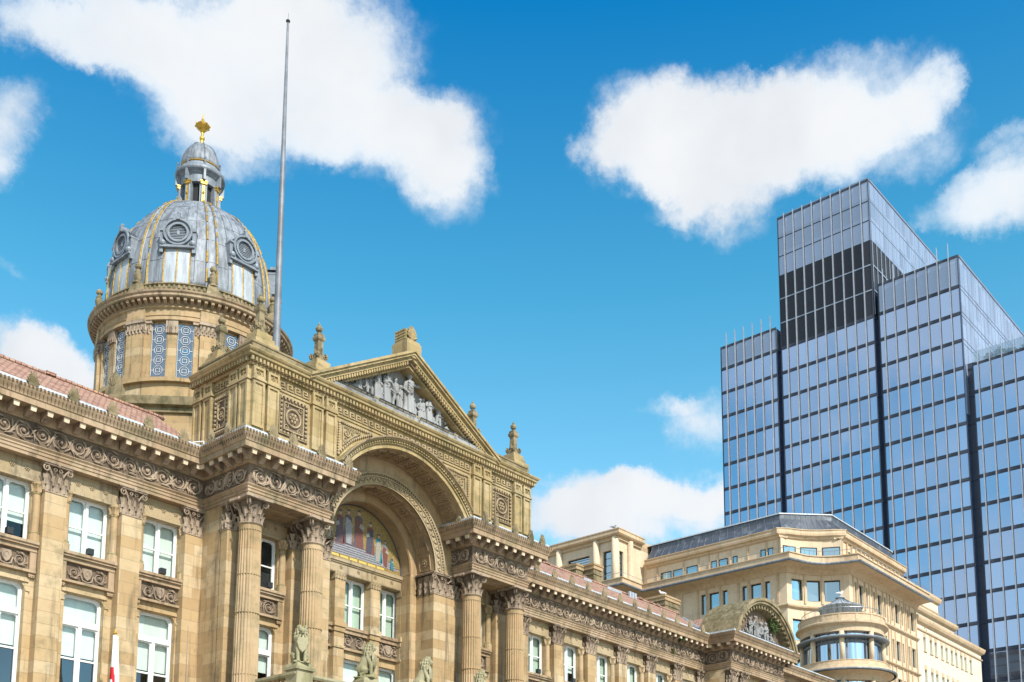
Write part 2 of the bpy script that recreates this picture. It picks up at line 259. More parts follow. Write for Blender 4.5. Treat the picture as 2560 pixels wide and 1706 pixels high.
# ---------------------------------------------------------------- mesh helpers
ZV = Vector((0, 0, 1))
class MB:
    def __init__(s): s.v = []; s.f = []; s.fm = []; s.sm = []; s.mi = 0; s.smooth = False
    def add(s, vs, fs):
        b = len(s.v); s.v += [tuple(p) for p in vs]
        for f in fs: s.f.append([b+i for i in f]); s.fm.append(s.mi); s.sm.append(s.smooth)
    def box(s, x0, x1, y0, y1, z0, z1):
        s.add([(x0,y0,z0),(x1,y0,z0),(x1,y1,z0),(x0,y1,z0),(x0,y0,z1),(x1,y0,z1),(x1,y1,z1),(x0,y1,z1)],
              [(0,3,2,1),(4,5,6,7),(0,1,5,4),(1,2,6,5),(2,3,7,6),(3,0,4,7)])
    def hexa(s, a, b):
        n = len(a); s.add(list(a)+list(b), [tuple(range(n))[::-1], tuple(range(n, 2*n))] + [(i, (i+1) % n, n+(i+1) % n, n+i) for i in range(n)])
    def prism(s, poly, z0, z1): s.hexa([(x, y, z0) for x, y in poly], [(x, y, z1) for x, y in poly])
    def loft(s, rings, closed=True, cap=True):
        n = len(rings[0]); b = len(s.v); vs = [p for r in rings for p in r]; fs = []
        for i in range(len(rings)-1):
            for j in range(n if closed else n-1):
                k = (j+1) % n; fs.append((i*n+j, i*n+k, (i+1)*n+k, (i+1)*n+j))
        if cap and closed: fs.append(tuple(range(n))[::-1]); fs.append(tuple((len(rings)-1)*n+j for j in range(n)))
        s.add(vs, fs)
    def lathe(s, cx, cy, prof, n=32, a0=0, a1=2*pi, cap=True):
        full = abs(a1-a0-2*pi) < 1e-6; m = n if full else n+1
        rings = [[(cx+r*cos(a0+(a1-a0)*j/n), cy+r*sin(a0+(a1-a0)*j/n), z) for j in range(m)] for r, z in prof]
        s.loft(rings, closed=full, cap=cap)
    def tube(s, pts, r, n=6, cap=True):
        if MB.SCULPT: n = 14
        pts = [Vector(p) for p in pts]; m = len(pts); rs = r if isinstance(r, (list, tuple)) else [r]*m; rings = []
        ref = None
        for i, p in enumerate(pts):
            d = (pts[min(i+1, m-1)]-pts[max(i-1, 0)]).normalized()
            if ref is None: ref = d.orthogonal().normalized()
            a = (ref - d*ref.dot(d)); a = a.normalized() if a.length > 1e-5 else d.orthogonal().normalized(); ref = a; b = d.cross(a)
            rings.append([p+(a*cos(t)+b*sin(t))*rs[i] for t in [2*pi*k/n for k in range(n)]])
        s.loft(rings, True, cap)
    SCULPT = False
    def ball(s, c, r, n=8, m=6, rot=None):
        if MB.SCULPT: n, m = 14, 9
        rx, ry, rz = r if isinstance(r, (list, tuple)) else (r, r, r); rings = []
        for i in range(m+1):
            t = -pi/2 + pi*i/m; t = max(-pi/2+.12, min(pi/2-.12, t))
            ring = []
            for k in range(n):
                q = Vector((rx*cos(t)*cos(2*pi*k/n), ry*cos(t)*sin(2*pi*k/n), rz*sin(t)))
                if rot: q = rot @ q
                ring.append(Vector(c)+q)
            rings.append(ring)
        s.loft(rings)
    def sweep(s, path, prof, cap=True):
        """mouldings: path of (x, y); prof of (out, z); out is to the right of the way of travel"""
        n = len(path); rings = []
        for i, p in enumerate(path):
            p = Vector(p).to_2d() if len(p) == 3 else Vector(p)
            def nr(a, b): d = (Vector(b)-Vector(a)).normalized(); return Vector((d.y, -d.x))
            if i == 0: m = nr(path[0], path[1])
            elif i == n-1: m = nr(path[-2], path[-1])
            else:
                a, b = nr(path[i-1], path[i]), nr(path[i], path[i+1]); m = (a+b); m = m/(1+a.dot(b)) if 1+a.dot(b) > .15 else m.normalized()
            rings.append([(p.x+m.x*o, p.y+m.y*o, z) for o, z in prof])
        s.loft(rings, True, cap)
    def build(s, name, m, parent=None, bev=0, rm=0, coll=None):
        me = bpy.data.meshes.new(name); me.from_pydata(s.v, [], s.f)
        ms_ = m if isinstance(m, (list, tuple)) else [m]
        for q in ms_: me.materials.append(M[q] if isinstance(q, str) else q)
        me.polygons.foreach_set('material_index', s.fm); me.polygons.foreach_set('use_smooth', s.sm)
        bm = bmesh.new(); bm.from_mesh(me); bmesh.ops.recalc_face_normals(bm, faces=bm.faces); bm.to_mesh(me); bm.free()
        o = bpy.data.objects.new(name, me); S.collection.objects.link(o)
        if parent: o.parent = parent
        if rm:
            d = o.modifiers.new('sculpt', 'REMESH'); d.mode = 'VOXEL'; d.voxel_size = rm; d.use_smooth_shade = True
            d2 = o.modifiers.new('soften', 'SMOOTH'); d2.factor = .3; d2.iterations = 1
        if bev:
            d = o.modifiers.new('bevel', 'BEVEL'); d.width = bev; d.segments = 1; d.limit_method = 'ANGLE'
        return o
def part(mb, name, m, parent, **k): return mb.build(name, m, parent, **k)
def parts(mb, name, m, parent):
    """build every loose piece of mb as a part of its own"""
    p = list(range(len(mb.v)))
    def find(i):
        while p[i] != i: p[i] = p[p[i]]; i = p[i]
        return i
    for f in mb.f:
        a = find(f[0])
        for j in f[1:]: p[find(j)] = a
    gr = {}
    for fi, f in enumerate(mb.f): gr.setdefault(find(f[0]), []).append(fi)
    for fs in gr.values():
        q = MB(); mp = {}
        for fi in fs:
            for j in mb.f[fi]:
                if j not in mp: mp[j] = len(q.v); q.v.append(mb.v[j])
            q.f.append([mp[j] for j in mb.f[fi]]); q.fm.append(mb.fm[fi]); q.sm.append(mb.sm[fi])
        q.build(name, m, parent)
def thing(name, label, cat, loc=(0, 0, 0), group=None):
    o = bpy.data.objects.new(name, None); S.collection.objects.link(o); o.location = loc
    bpy.context.view_layer.update()
    tag(o, label, cat, group); return o
def tag(o, label, cat, group=None):
    o['label'] = label; o['category'] = cat
    if group: o['group'] = group
    return o
def copy_tree(o, parent=None, loc=None, rotz=None):
    c = o.copy(); S.collection.objects.link(c); pi_ = o.matrix_parent_inverse.copy(); c.parent = parent; c.matrix_parent_inverse = pi_
    if loc is not None: c.location = loc
    if rotz is not None: c.rotation_euler = (0, 0, rotz)
    for ch in list(o.children): copy_tree(ch, c)
    return c
class Fr:
    """a wall plane: s along, z up, d outwards"""
    def __init__(f, o, s, n): f.o = Vector(o); f.s = Vector(s); f.n = Vector(n)
    def __call__(f, s, z, d=0): return f.o+f.s*s+ZV*z+f.n*d
    def box(f, mb, s0, s1, z0, z1, d0, d1):
        mb.hexa([f(s0, z0, d0), f(s1, z0, d0), f(s1, z0, d1), f(s0, z0, d1)], [f(s0, z1, d0), f(s1, z1, d0), f(s1, z1, d1), f(s0, z1, d1)])
    def frame(f, mb, s0, s1, z0, z1, w, d0, d1):
        f.box(mb, s0, s1, z0, z0+w, d0, d1); f.box(mb, s0, s1, z1-w, z1, d0, d1); f.box(mb, s0, s0+w, z0+w, z1-w, d0, d1); f.box(mb, s1-w, s1, z0+w, z1-w, d0, d1)
    def wall(f, mb, s0, s1, z0, z1, holes, depth):
        """wall face with window openings and their reveals"""
        ss = sorted({s0, s1, *[min(max(h[0], s0), s1) for h in holes], *[min(max(h[1], s0), s1) for h in holes]})
        zs = sorted({z0, z1, *[min(max(h[2], z0), z1) for h in holes], *[min(max(h[3], z0), z1) for h in holes]})
        for i in range(len(ss)-1):
            j0 = 0
            for j in range(len(zs)-1):
                cs, cz = (ss[i]+ss[i+1])/2, (zs[j]+zs[j+1])/2
                if any(h[0] < cs < h[1] and h[2] < cz < h[3] for h in holes): continue
                mb.add([f(ss[i], zs[j]), f(ss[i+1], zs[j]), f(ss[i+1], zs[j+1]), f(ss[i], zs[j+1])], [(0, 1, 2, 3)])
        for a, b, c, d in holes:
            for p, q in (((a, c), (b, c)), ((b, c), (b, d)), ((b, d), (a, d)), ((a, d), (a, c))):
                mb.add([f(*p), f(*q), f(*q, -depth), f(*p, -depth)], [(0, 1, 2, 3)])
FRONT = lambda y: Fr((0, y, 0), (1, 0, 0), (0, -1, 0))       # wall facing the square, s = x
WEST = lambda x: Fr((x, 0, 0), (0, -1, 0), (-1, 0, 0))       # wall facing left, s = -y
# ---------------------------------------------------------------- carved ornament
def spiral(mb, F, cs, cz, r, turns=1.6, a0=0, flip=1, d0=.02, w=.035, n=20):
    pts = []; rs = []
    for i in range(n+1):
        t = i/n; a = a0+flip*turns*2*pi*t; rr = r*(1-t)**.85+.02
        pts.append(F(cs+rr*cos(a), cz+rr*sin(a), d0+.03*t)); rs.append(w*(1-.45*t))
    mb.tube(pts, rs, 5)
def scrolls(mb, F, s0, s1, z0, z1, seed=0, w=1.0, dense=1.8):
    """running acanthus scroll in relief"""
    rnd = random.Random(seed); h = z1-z0; n = max(1, round((s1-s0)/(h*.95))); st = (s1-s0)/n; zc = (z0+z1)/2
    for i in range(n):
        cs = s0+st*(i+.5); fl = 1 if i % 2 else -1; r = min(st, h)*.42*rnd.uniform(.82, 1.05)
        spiral(mb, F, cs, zc+fl*.03*h, r, 1.7, fl*pi*.75+(pi if i % 3 == 0 else 0), fl, w=.040*w)
        mb.ball(F(cs, zc+fl*.03*h, .07), (.09*h, .09*h, .09*h), 6, 4)
        for k in range(int(7*dense)):
            a = rnd.uniform(0, 2*pi); rr = r*rnd.uniform(.9, 1.25); sz = h*rnd.uniform(.05, .10)
            p = F(cs+rr*cos(a)*1.1, max(z0+sz, min(z1-sz, zc+rr*sin(a))), .035)
            e = F(cs+(rr+sz*1.6)*cos(a+.9)*1.1, max(z0+sz*.5, min(z1-sz*.5, zc+(rr+sz*1.6)*sin(a+.9))), .06)
            mb.tube([p, (p+e)/2+F.n*.03, e], [sz*.35, sz*.5, sz*.12], 5)
        if i < n-1:
            e = cs+st/2
            mb.tube([F(e-.2*h, z0+.1*h*(1 if fl > 0 else 8), .03), F(e, zc, .06), F(e+.2*h, z1-.1*h*(1 if fl > 0 else 8), .03)], [.03*w, .05*w, .02*w], 5)
def rosette(mb, F, cs, cz, r, d=.0, n=6):
    mb.ball(F(cs, cz, d+.04), r*.26, 6, 4)
    for k in range(n):
        a = 2*pi*k/n
        mb.ball(F(cs+r*.62*cos(a), cz+r*.62*sin(a), d+.02), r*.28, 5, 4)
def greek_key(mb, F, s0, s1, z0, z1, w=.028, d=.03):
    h = z1-z0; n = max(1, round((s1-s0)/(h*1.25))); st = (s1-s0)/n; u = h/5
    for i in range(n):
        a = s0+i*st; q = st*.86/5
        for x0, x1, zz0, zz1 in ((0, 5, 0, 1), (0, 1, 1, 4), (0, 4.2, 4, 5), (3.2, 4.2, 2, 4), (1.8, 3.2, 2, 2.9)):
            F.box(mb, a+x0*q, a+x1*q-.004, z0+zz0*u, z0+zz1*u-.002, 0, d)
def leafm(mb, F, cs, cz, w, h, curl, d=0):
    """one acanthus leaf: a strip that rises, swells and rolls forward"""
    rows = []
    for i in range(6):
        t = i/5; hw = w*.44*(1-.25*t)*(1+.18*(i % 2))*(1 if i < 5 else .35); out = d+.03+curl*1.35*t**2.4; z = cz+h*(t if t < .9 else .9-(t-.9)*1.2)
        rows.append([F(cs-hw, z, out-.02), F(cs-hw*.5, z+.01, out+.01), F(cs, z, out+.06), F(cs+hw*.5, z+.01, out+.01), F(cs+hw, z, out-.02)])
    mb.loft(rows, closed=False, cap=False)
def capital_box(mb, F, cs, z0, z1, w, dep, side=True):
    """corinthian capital of a pilaster; F front plane (d=0 is the pilaster face)"""
    h = z1-z0; hw = w/2
    F.box(mb, cs-hw-.02, cs+hw+.02, z0-.07, z0, -dep, .03)                       # astragal
    mb.mi = 1; F.box(mb, cs-hw+.05, cs+hw-.05, z0, z1-.12, -dep, -.05); mb.mi = 0  # bell darkened: shade behind the leaves is put into its colour
    F.box(mb, cs-hw-.13, cs+hw+.13, z1-.12, z1-.05, -dep, .13); F.box(mb, cs-hw-.17, cs+hw+.17, z1-.05, z1-.004, -dep, .17)
    for k in range(3): leafm(mb, F, cs+(k-1)*w*.34, z0, w*.33, h*.38, .10, -.02)
    for k in range(4): leafm(mb, F, cs+(k-1.5)*w*.30, z0+h*.2, w*.27, h*.46, .12, -.04)
    for sg in (-1, 1):
        spiral(mb, F, cs+sg*(hw+.02), z1-.26, .13, 1.4, pi/2, -sg, .06, .035, 14)
        spiral(mb, F, cs+sg*.13, z1-.24, .08, 1.2, pi/2, sg, .04, .025, 10)
        mb.tube([F(cs+sg*.16, z0+h*.45, 0), F(cs+sg*hw*.7, z1-.3, .05), F(cs+sg*(hw-.02), z1-.14, .09)], [.03, .035, .03], 5)
    mb.ball(F(cs, z1-.09, .13), .07, 6, 4)
    if side:
        for sg in (-1, 1):
            G = Fr(F(cs+sg*hw, 0, 0), -F.n, F.s*sg)
            for k in range(2): leafm(mb, G, .1+k*.22, z0, .2, h*.38, .08, -.02)
            for k in range(2): leafm(mb, G, .05+k*.24, z0+h*.2, .18, h*.46, .10, -.04)
def capital_round(mb, cx, cy, z0, z1, r):
    h = z1-z0
    mb.lathe(cx, cy, [(r+.05, z0-.07), (r+.07, z0-.035), (r+.05, z0)], 20); mb.mi = 1; mb.lathe(cx, cy, [(r-.04, z0-.01), (r-.06, z0+h*.5), (r+.0, z1-.13)], 20); mb.mi = 0  # dark bell colour paints the shaded gaps between the leaves
    a = (r+.17)/.92
    pl = []
    for k in range(4):
        t = pi/4+k*pi/2; t2 = t+pi/4
        for dt in (-.07, .07): pl.append((cx+a*1.34*cos(t+dt), cy+a*1.34*sin(t+dt)))
        pl.append((cx+a*.90*cos(t2), cy+a*.90*sin(t2)))
    mb.prism(pl, z1-.12, z1-.004)
    for k in range(8):
        t = k*pi/4
        F = Fr((cx, cy, 0), (-sin(t), cos(t), 0), (cos(t), sin(t), 0))
        leafm(mb, F, 0, z0, r*.72, h*.38, .12, r-.05)
        t += pi/8; F = Fr((cx, cy, 0), (-sin(t), cos(t), 0), (cos(t), sin(t), 0))
        leafm(mb, F, 0, z0+h*.2, r*.62, h*.45, .14, r-.08)
    for k in range(4):
        t = pi/4+k*pi/2; n = Vector((cos(t), sin(t), 0)); q = Vector((-sin(t), cos(t), 0))
        for sg in (-1, 1):
            F = Fr(Vector((cx, cy, 0))+q*.05*sg, n, q*sg)
            spiral(mb, F, r*1.12+.07, z1-.26, .14, 1.4, pi/2, -1, 0, .04, 12)
        mb.tube([Vector((cx, cy, z0+h*.5))+n*(r*.9), Vector((cx, cy, z1-.34))+n*(r+.02), Vector((cx, cy, z1-.13))+n*(r*1.2+.08)], [.04, .05, .05], 5)
        t += pi/4; mb.ball((cx+(r+.16)*cos(t), cy+(r+.16)*sin(t), z1-.09), .08, 6, 4)
ROOT = {}
def bthing(name, label, cat, loc, group=None):
    o = thing(name, label, cat, loc, group); ROOT[o.name] = Vector(loc); return o
_b0 = MB.build
def _b(s, name, m, parent=None, **k):
    o = _b0(s, name, m, parent, **k)
    if parent and parent.name in ROOT: o.matrix_parent_inverse = Matrix.Translation(-ROOT[parent.name])
    return o
MB.build = _b
# ---------------------------------------------------------------- ground
g_ = MB(); g_.box(-1500, 2500, -1500, 2500, -1, 0)
go = g_.build('ground', 'paving'); go['kind'] = 'structure'
# ================================================================ the city hall
CH = bthing('city_hall', 'honey sandstone Victorian city hall with columned centre, sculpted pediment and lead dome', 'town hall', (37.75, 43, 0))
LB = [26.6-3.4*k for k in range(5)]; RB = [48.9+3.4*k for k in range(7)]
LP = [24.9-3.4*k for k in range(4)]; RP = [50.7+3.4*k for k in range(6)]
F43 = FRONT(43.3)
holes = lambda bays: [h for x in bays for h in ((x-.92, x+.92, 16.75, 19.2), (x-.88, x+.88, 10.8, 15.05))]
def wing_wall(x0, x1, bays):
    mb = MB(); F43.wall(mb, x0, x1, 0, 20.1, holes(bays), .45)
    for x in bays:
        for sg in (-1, 1):                                   # rounded heads of the lower windows
            for k in range(5):
                a0, a1 = pi/2*k/5, pi/2*(k+1)/5; r = .26
                c = (x+sg*(.88-r), 15.05-r)
                p = [F43(c[0]+sg*r*sin(a0), c[1]+r*cos(a0), -.02), F43(c[0]+sg*r*sin(a1), c[1]+r*cos(a1), -.02), F43(x+sg*.885, 15.055, -.02)]
                mb.hexa(p, [q-F43.n*.4 for q in p])
        # pale surround with stepped head
        F43.box(mb, x-1.0, x+1.0, 15.08, 15.2, 0, .06)
        for sg in (-1, 1):
            F43.box(mb, x+sg*.95-.07, x+sg*.95+.07, 10.8, 14.7, 0, .05); F43.box(mb, x+sg*.97-.09, x+sg*.97+.09, 14.7, 14.78, 0, .09)
    return part(mb, 'wall', 'stone', CH)
wing_wall(8, 28.42, LB); wing_wall(47.08, 71.2, RB)
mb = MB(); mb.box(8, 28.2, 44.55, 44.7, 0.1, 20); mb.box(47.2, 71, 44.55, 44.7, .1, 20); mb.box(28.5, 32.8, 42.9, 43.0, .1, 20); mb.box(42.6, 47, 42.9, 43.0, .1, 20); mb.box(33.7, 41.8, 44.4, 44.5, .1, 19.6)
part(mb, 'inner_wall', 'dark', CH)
# lintels with rosettes above the upper windows
def lintel(x, F, w=1.22):
    mb = MB(); F.box(mb, x-w, x+w, 19.2, 20.05, 0, .10); F.box(mb, x-w, x+w, 19.2, 19.3, .10, .16)
    for k in range(11): F.box(mb, x-w+.1+k*(2*w-.2)/11, x-w+.16+k*(2*w-.2)/11, 19.31, 19.36, .10, .13)
    for k in (-1, 0, 1): rosette(mb, F, x+k*.62, 19.68, .13, .10)
    return mb
src = part(lintel(0, F43), 'lintel', 'carved_light', CH); src.location.x = LB[0]
for x in LB[1:]+RB: copy_tree(src, CH, (x, 0, 0))
# sill cornice, carved panel, end blocks
def sillpanel(F, x, w=1.2):
    mb = MB()
    for z0, z1, d in ((16.58, 16.7, .36), (16.48, 16.58, .30), (16.30, 16.48, .20)): F.box(mb, x-w-.0, x+w, z0, z1, 0, d)
    for sg in (-1, 1):
        F.box(mb, x+sg*(w-.13)-.13, x+sg*(w-.13)+.13, 15.55, 16.3, 0, .17)
        F.box(mb, x+sg*(w-.13)-.14, x+sg*(w-.13)+.14, 15.33, 15.45, 0, .13)
        for k in range(3): F.box(mb, x+sg*(w-.13)-.11+k*.085, x+sg*(w-.13)-.05+k*.085, 15.27, 15.33, 0, .12)
    F.box(mb, x-w, x+w, 15.45, 15.55, 0, .20)
    return mb
def panelcarve(F, x, w=.9, shield=True, seed=3):
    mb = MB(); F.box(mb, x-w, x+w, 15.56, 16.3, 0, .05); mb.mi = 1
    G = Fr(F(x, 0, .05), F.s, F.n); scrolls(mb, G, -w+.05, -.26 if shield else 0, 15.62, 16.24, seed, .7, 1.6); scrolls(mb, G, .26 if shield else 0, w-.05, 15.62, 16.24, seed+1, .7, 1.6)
    if shield:
        mb.lathe(0, 0, [(0, 0)], 3) if False else None
        pts = [(-.2, .25), (.2, .25), (.24, .05), (.15, -.2), (0, -.32), (-.15, -.2), (-.24, .05)]
        mb.hexa([G(a, 15.95+b, 0) for a, b in pts], [G(a*.85, 15.95+b*.85, .12) for a, b in pts])
        mb.tube([G(.09*cos(t), 15.97+.11*sin(t)*(1 if k < 9 else 1), .13) for k, t in enumerate([pi*2*j/16 for j in range(13)])], .015, 4)
        mb.tube([G(-.28, 15.9, .05), G(-.2, 15.65, .1), G(0, 15.58, .12), G(.2, 15.65, .1), G(.28, 15.9, .05)], .035, 5)
    return mb
s1 = part(sillpanel(F43, 0), 'sill', 'cornice', CH); s2 = panelcarve(F43, 0).build('carved_panel', ['carved_dark', 'carved'], s1); s1.location.x = LB[0]
for x in LB[1:]+RB: copy_tree(s1, CH, (x, 0, 0))
# shafts either side of each upper window
def jambshaft():
    mb = MB()
    for sg in (-1, 1):
        x = sg*1.08
        mb.lathe(x, 43.22, [(.24, 16.7), (.24, 17.0), (.20, 17.05), (.22, 17.1), (.165, 17.15), (.155, 18.68), (.19, 18.72), (.15, 18.78), (.17, 19.0), (.24, 19.12), (.24, 19.2)], 12)
        for k in range(6):
            t = k*pi/3; F = Fr((x, 43.22, 0), (-sin(t), cos(t), 0), (cos(t), sin(t), 0)); leafm(mb, F, 0, 18.78, .16, .36, .08, .13)
    return mb
js = part(jambshaft(), 'window_shaft', 'stone_plain', CH); js.location.x = LB[0]
for x in LB[1:]+RB: copy_tree(js, CH, (x, 0, 0))
# windows
def rlight(mb, F, x0, x1, z0, z1, w, d0, d1, r=.12):
    """painted frame of one light, top corners rounded"""
    F.frame(mb, x0, x1, z0, z1, w, d0, d1)
    for sx, sg in ((x0+w, 1), (x1-w, -1)):
        for k in range(4):
            a0, a1 = pi/2*k/4, pi/2*(k+1)/4; c = (sx+sg*r, z1-w-r)
            p = [F(c[0]-sg*r*sin(a0), c[1]+r*cos(a0), d0+.004), F(c[0]-sg*r*sin(a1), c[1]+r*cos(a1), d0+.004), F(sx-sg*.005, z1-w+.005, d0+.004)]
            mb.hexa(p, [q+F.n*(d1-d0-.008) for q in p])
def up_window(F, hw=.92, z0=16.75, z1=19.2, blindm='blind', lamp=False):
    mb = MB(); F.frame(mb, -hw, hw, z0, z1, .07, -.02, .10); F.box(mb, -.06, .06, z0+.07, z1-.07, -.02, .12)
    for a, b in ((-hw+.07, -.06), (.06, hw-.07)):
        rlight(mb, F, a, b, z0+.07, z1-.07, .045, -.01, .06, .16); zm = z0+(z1-z0)*.48
        F.box(mb, a+.045, b-.045, zm-.03, zm+.03, -.01, .07)
    o = mb.build('window', 'white', CH)
    p = MB(); F.box(p, -hw+.08, hw-.08, z0+.08, z1-.08, .005, .012); p.build('pane', 'pane', o)
    p = MB(); F.box(p, -hw+.05, hw-.05, z0+.02, z1-.02, -.17, -.15); p.build('blind', blindm, o)
    return o
def low_window(F, hw=.88, z0=10.8, z1=15.05, drop=12.55, drop2=None):
    mb = MB(); F.frame(mb, -hw, hw, z0, z1, .08, -.02, .10); F.box(mb, -hw+.08, hw-.08, 13.78, 14.0, -.02, .13); F.box(mb, -.07, .07, z0+.08, 13.78, -.02, .12)
    rlight(mb, F, -hw+.08, hw-.08, 14.0, z1-.08, .04, -.01, .06, .24)
    for a, b in ((-hw+.08, -.07), (.07, hw-.08)):
        rlight(mb, F, a, b, z0+.08, 13.78, .05, -.01, .06, .10); F.box(mb, a+.05, b-.05, 12.36, 12.44, -.01, .08)
    o = mb.build('window', 'white', CH)
    p = MB(); F.box(p, -hw+.08, hw-.08, 12.4, z1-.08, .005, .012); p.build('pane', 'pane', o)
    p = MB(); F.box(p, -hw+.08, hw-.08, z0+.08, 12.4, .003, .010); p.build('lower_pane', 'pane_dark', o)
    p = MB(); F.box(p, -hw+.05, hw-.05, 14.0, z1, -.17, -.15); F.box(p, -hw+.05, 0, drop, 14.0, -.17, -.15); F.box(p, 0, hw-.05, drop2 or drop, 14.0, -.17, -.15); p.build('blind', 'blind', o)
    return o
F436 = FRONT(43.62)
uw = up_window(F436); uw.location.x = LB[0]; uw2 = up_window(F436, blindm='blind_green'); uw2.location.x = RB[0]
lw = low_window(F436); lw.location.x = LB[0]
uw3 = up_window(F436, blindm='blind'); uw3.location.x = LB[2]; [setattr(c, 'scale', (1, 1, 1)) for c in uw3.children]
for v in [c for c in uw3.children if c.name.startswith('blind')][0].data.vertices:
    if v.co.z < 17 and v.co.x < 2: v.co.z = 17.55
for i, x in enumerate(LB[1:]): (copy_tree(uw, CH, (x, 0, 0)) if i != 1 else None); copy_tree(lw, CH, (x, 0, 0))
for i, x in enumerate(RB[1:]): copy_tree(uw3 if i in (1, 4) else uw2, CH, (x, 0, 0)); copy_tree(lw, CH, (x, 0, 0))
# pilasters of the wings
def pilaster(y=42.85, w=.93, dep=.5, z0=0.0, soft=True):
    F = FRONT(y); mb = MB(); F.box(mb, -w/2, w/2, 1.2, 18.83, -dep, 0); F.box(mb, -w/2-.1, w/2+.1, 0, 1.2, -dep, .1)
    o = part(mb, 'pilaster', 'stone', CH); c = MB(); capital_box(c, F, 0, 18.9, 20.05, w, dep-.05); c.build('capital', ['carved', 'carved_dark'], o); return o
pl = pilaster(); pl.location.x = LP[0]
for x in LP[1:]+RP: copy_tree(pl, CH, (x, 0, 0))
cp = copy_tree(pl, CH, (28.0, .02, 0)); copy_tree(pl, CH, (47.45, .02, 0)); copy_tree(pl, CH, (70.8, .02, 0))
# entablature: architrave, frieze, cornice
PA = [(8, 42.8), (28.36, 42.8), (28.36, 39.53), (32.9, 39.53), (32.9, 41.2)]
PB = [(42.6, 41.2), (42.6, 39.53), (47.1, 39.53), (47.1, 42.8), (71.2, 42.8), (71.2, 40.7), (79.2, 40.7), (79.2, 42.8), (92, 42.8)]
ARCH = [(-.7, 20.06), (0, 20.06), (0, 20.2), (.035, 20.21), (.035, 20.34), (.07, 20.35), (.07, 20.42), (.14, 20.50), (.14, 20.53), (-.7, 20.53)]
FRZ = [(-.68, 20.53), (0, 20.53), (0, 21.47), (-.68, 21.47)]
CORN = [(-.7, 21.47), (.05, 21.47), (.07, 21.52), (.12, 21.56), (.12, 21.88), (.72, 21.88), (.72, 21.81), (.80, 21.81), (.80, 22.06), (.84, 22.07), (.86, 22.14), (.95, 22.30), (1.0, 22.40), (1.0, 22.47), (-.7, 22.56)]
GUT = [(.70, 22.55), (.86, 22.55), (.86, 22.66), (.70, 22.66)]
for P in (PA, PB):
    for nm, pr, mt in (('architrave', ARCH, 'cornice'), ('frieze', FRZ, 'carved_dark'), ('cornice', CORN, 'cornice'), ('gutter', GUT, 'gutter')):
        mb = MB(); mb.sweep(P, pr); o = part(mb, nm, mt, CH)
        if nm == 'frieze': fz_ = o
        if nm == 'cornice': co_ = o
    # running scroll carved on the frieze and crest of the cornice, face by face
    mb = MB(); cr = MB(); md = []; off = 0
    for i in range(len(P)-1):
        a, b = Vector(P[i]), Vector(P[i+1]); d = (b-a); L = d.length; d.normalize(); n = Vector((d.y, -d.x))
        F = Fr((a.x, a.y, 0), (d.x, d.y, 0), (n.x, n.y, 0))
        s0 = 10 if (P is PA and i == 0) else (.0 if i == 0 else .18); s1_ = L-.18
        if L > 1: scrolls(mb, F, s0, s1_, 20.58, 21.42, 11+i, 1.0, 2.0 if L < 12 else 1.4)
        else: pass
        # ornaments along the top edge
        ext0 = 0
        inner0 = i > 0 and (Vector(P[i])-Vector(P[i-1])).normalized().cross(d) > 0 if False else None
        k0 = -1.0; k1 = L+1.0
        def cross(u, v): return u.x*v.y-u.y*v.x
        if i == 0: k0 = 8 if P is PA else .1
        else:
            pd = (Vector(P[i])-Vector(P[i-1])).normalized(); k0 = -.95 if cross(pd, d) > 0 else 1.05
            k0 = -.95 if cross(pd, d) > 0 else 1.05
        if i == len(P)-2: k1 = L-.1
        else:
            nd = (Vector(P[i+2])-Vector(P[i+1])).normalized(); k1 = L+.95 if cross(d, nd) > 0 else L-1.05
        s = k0+.05
        while s < k1-.05:
            F.box(cr, s, s+.07, 22.40, 22.50, .93, 1.03); F.box(cr, s+.02, s+.05, 22.2, 22.3, .92, .97); s += .16
        # modillions
        m0, m1 = (k0+.35 if k0 < 0 else k0-.6), (k1-.35 if k1 > L else k1+.6)
        if i == 0 and P is PA: m0 = 8.2
        nmod = max(1, round((m1-m0)/.70)); st = (m1-m0)/nmod
        for k in range(nmod):
            q = F(m0+st*(k+.5), 0, 0); md.append((q, atan2(d.y, d.x)))
    mb.build('scroll_carving', 'carved', fz_); cr.build('crest', 'carved_dark', co_)
    if P is PA:
        mod = MB(); G = Fr((0, 0, 0), (1, 0, 0), (0, -1, 0)); pr = [(.13, 21.87), (.13, 21.50), (.2, 21.50), (.3, 21.58), (.48, 21.68), (.56, 21.66), (.64, 21.70), (.64, 21.87)]
        mod.hexa([G(-.12, z, d) for d, z in pr], [G(.12, z, d) for d, z in pr]); mod.mi = 1
        mod.hexa([G(-.11, 21.64, .642), G(.11, 21.64, .642), G(.11, 21.86, .642), G(-.11, 21.86, .642)], [G(-.10, 21.60, .71), G(.10, 21.60, .71), G(.13, 21.80, .73), G(-.13, 21.80, .73)])
        mod.ball(G(-.07, 21.84, .69), .035, 6, 4); mod.ball(G(.07, 21.84, .69), .035, 6, 4)
        mod = part(mod, 'modillion', ['carved', 'cream'], CH); first = True
    cnt = 0
    for q, a in md:
        if P is PB and q.x > 80.5: continue
        if first: mod.location = q; mod.rotation_euler = (0, 0, a); first = False
        else: copy_tree(mod, CH, q, a)
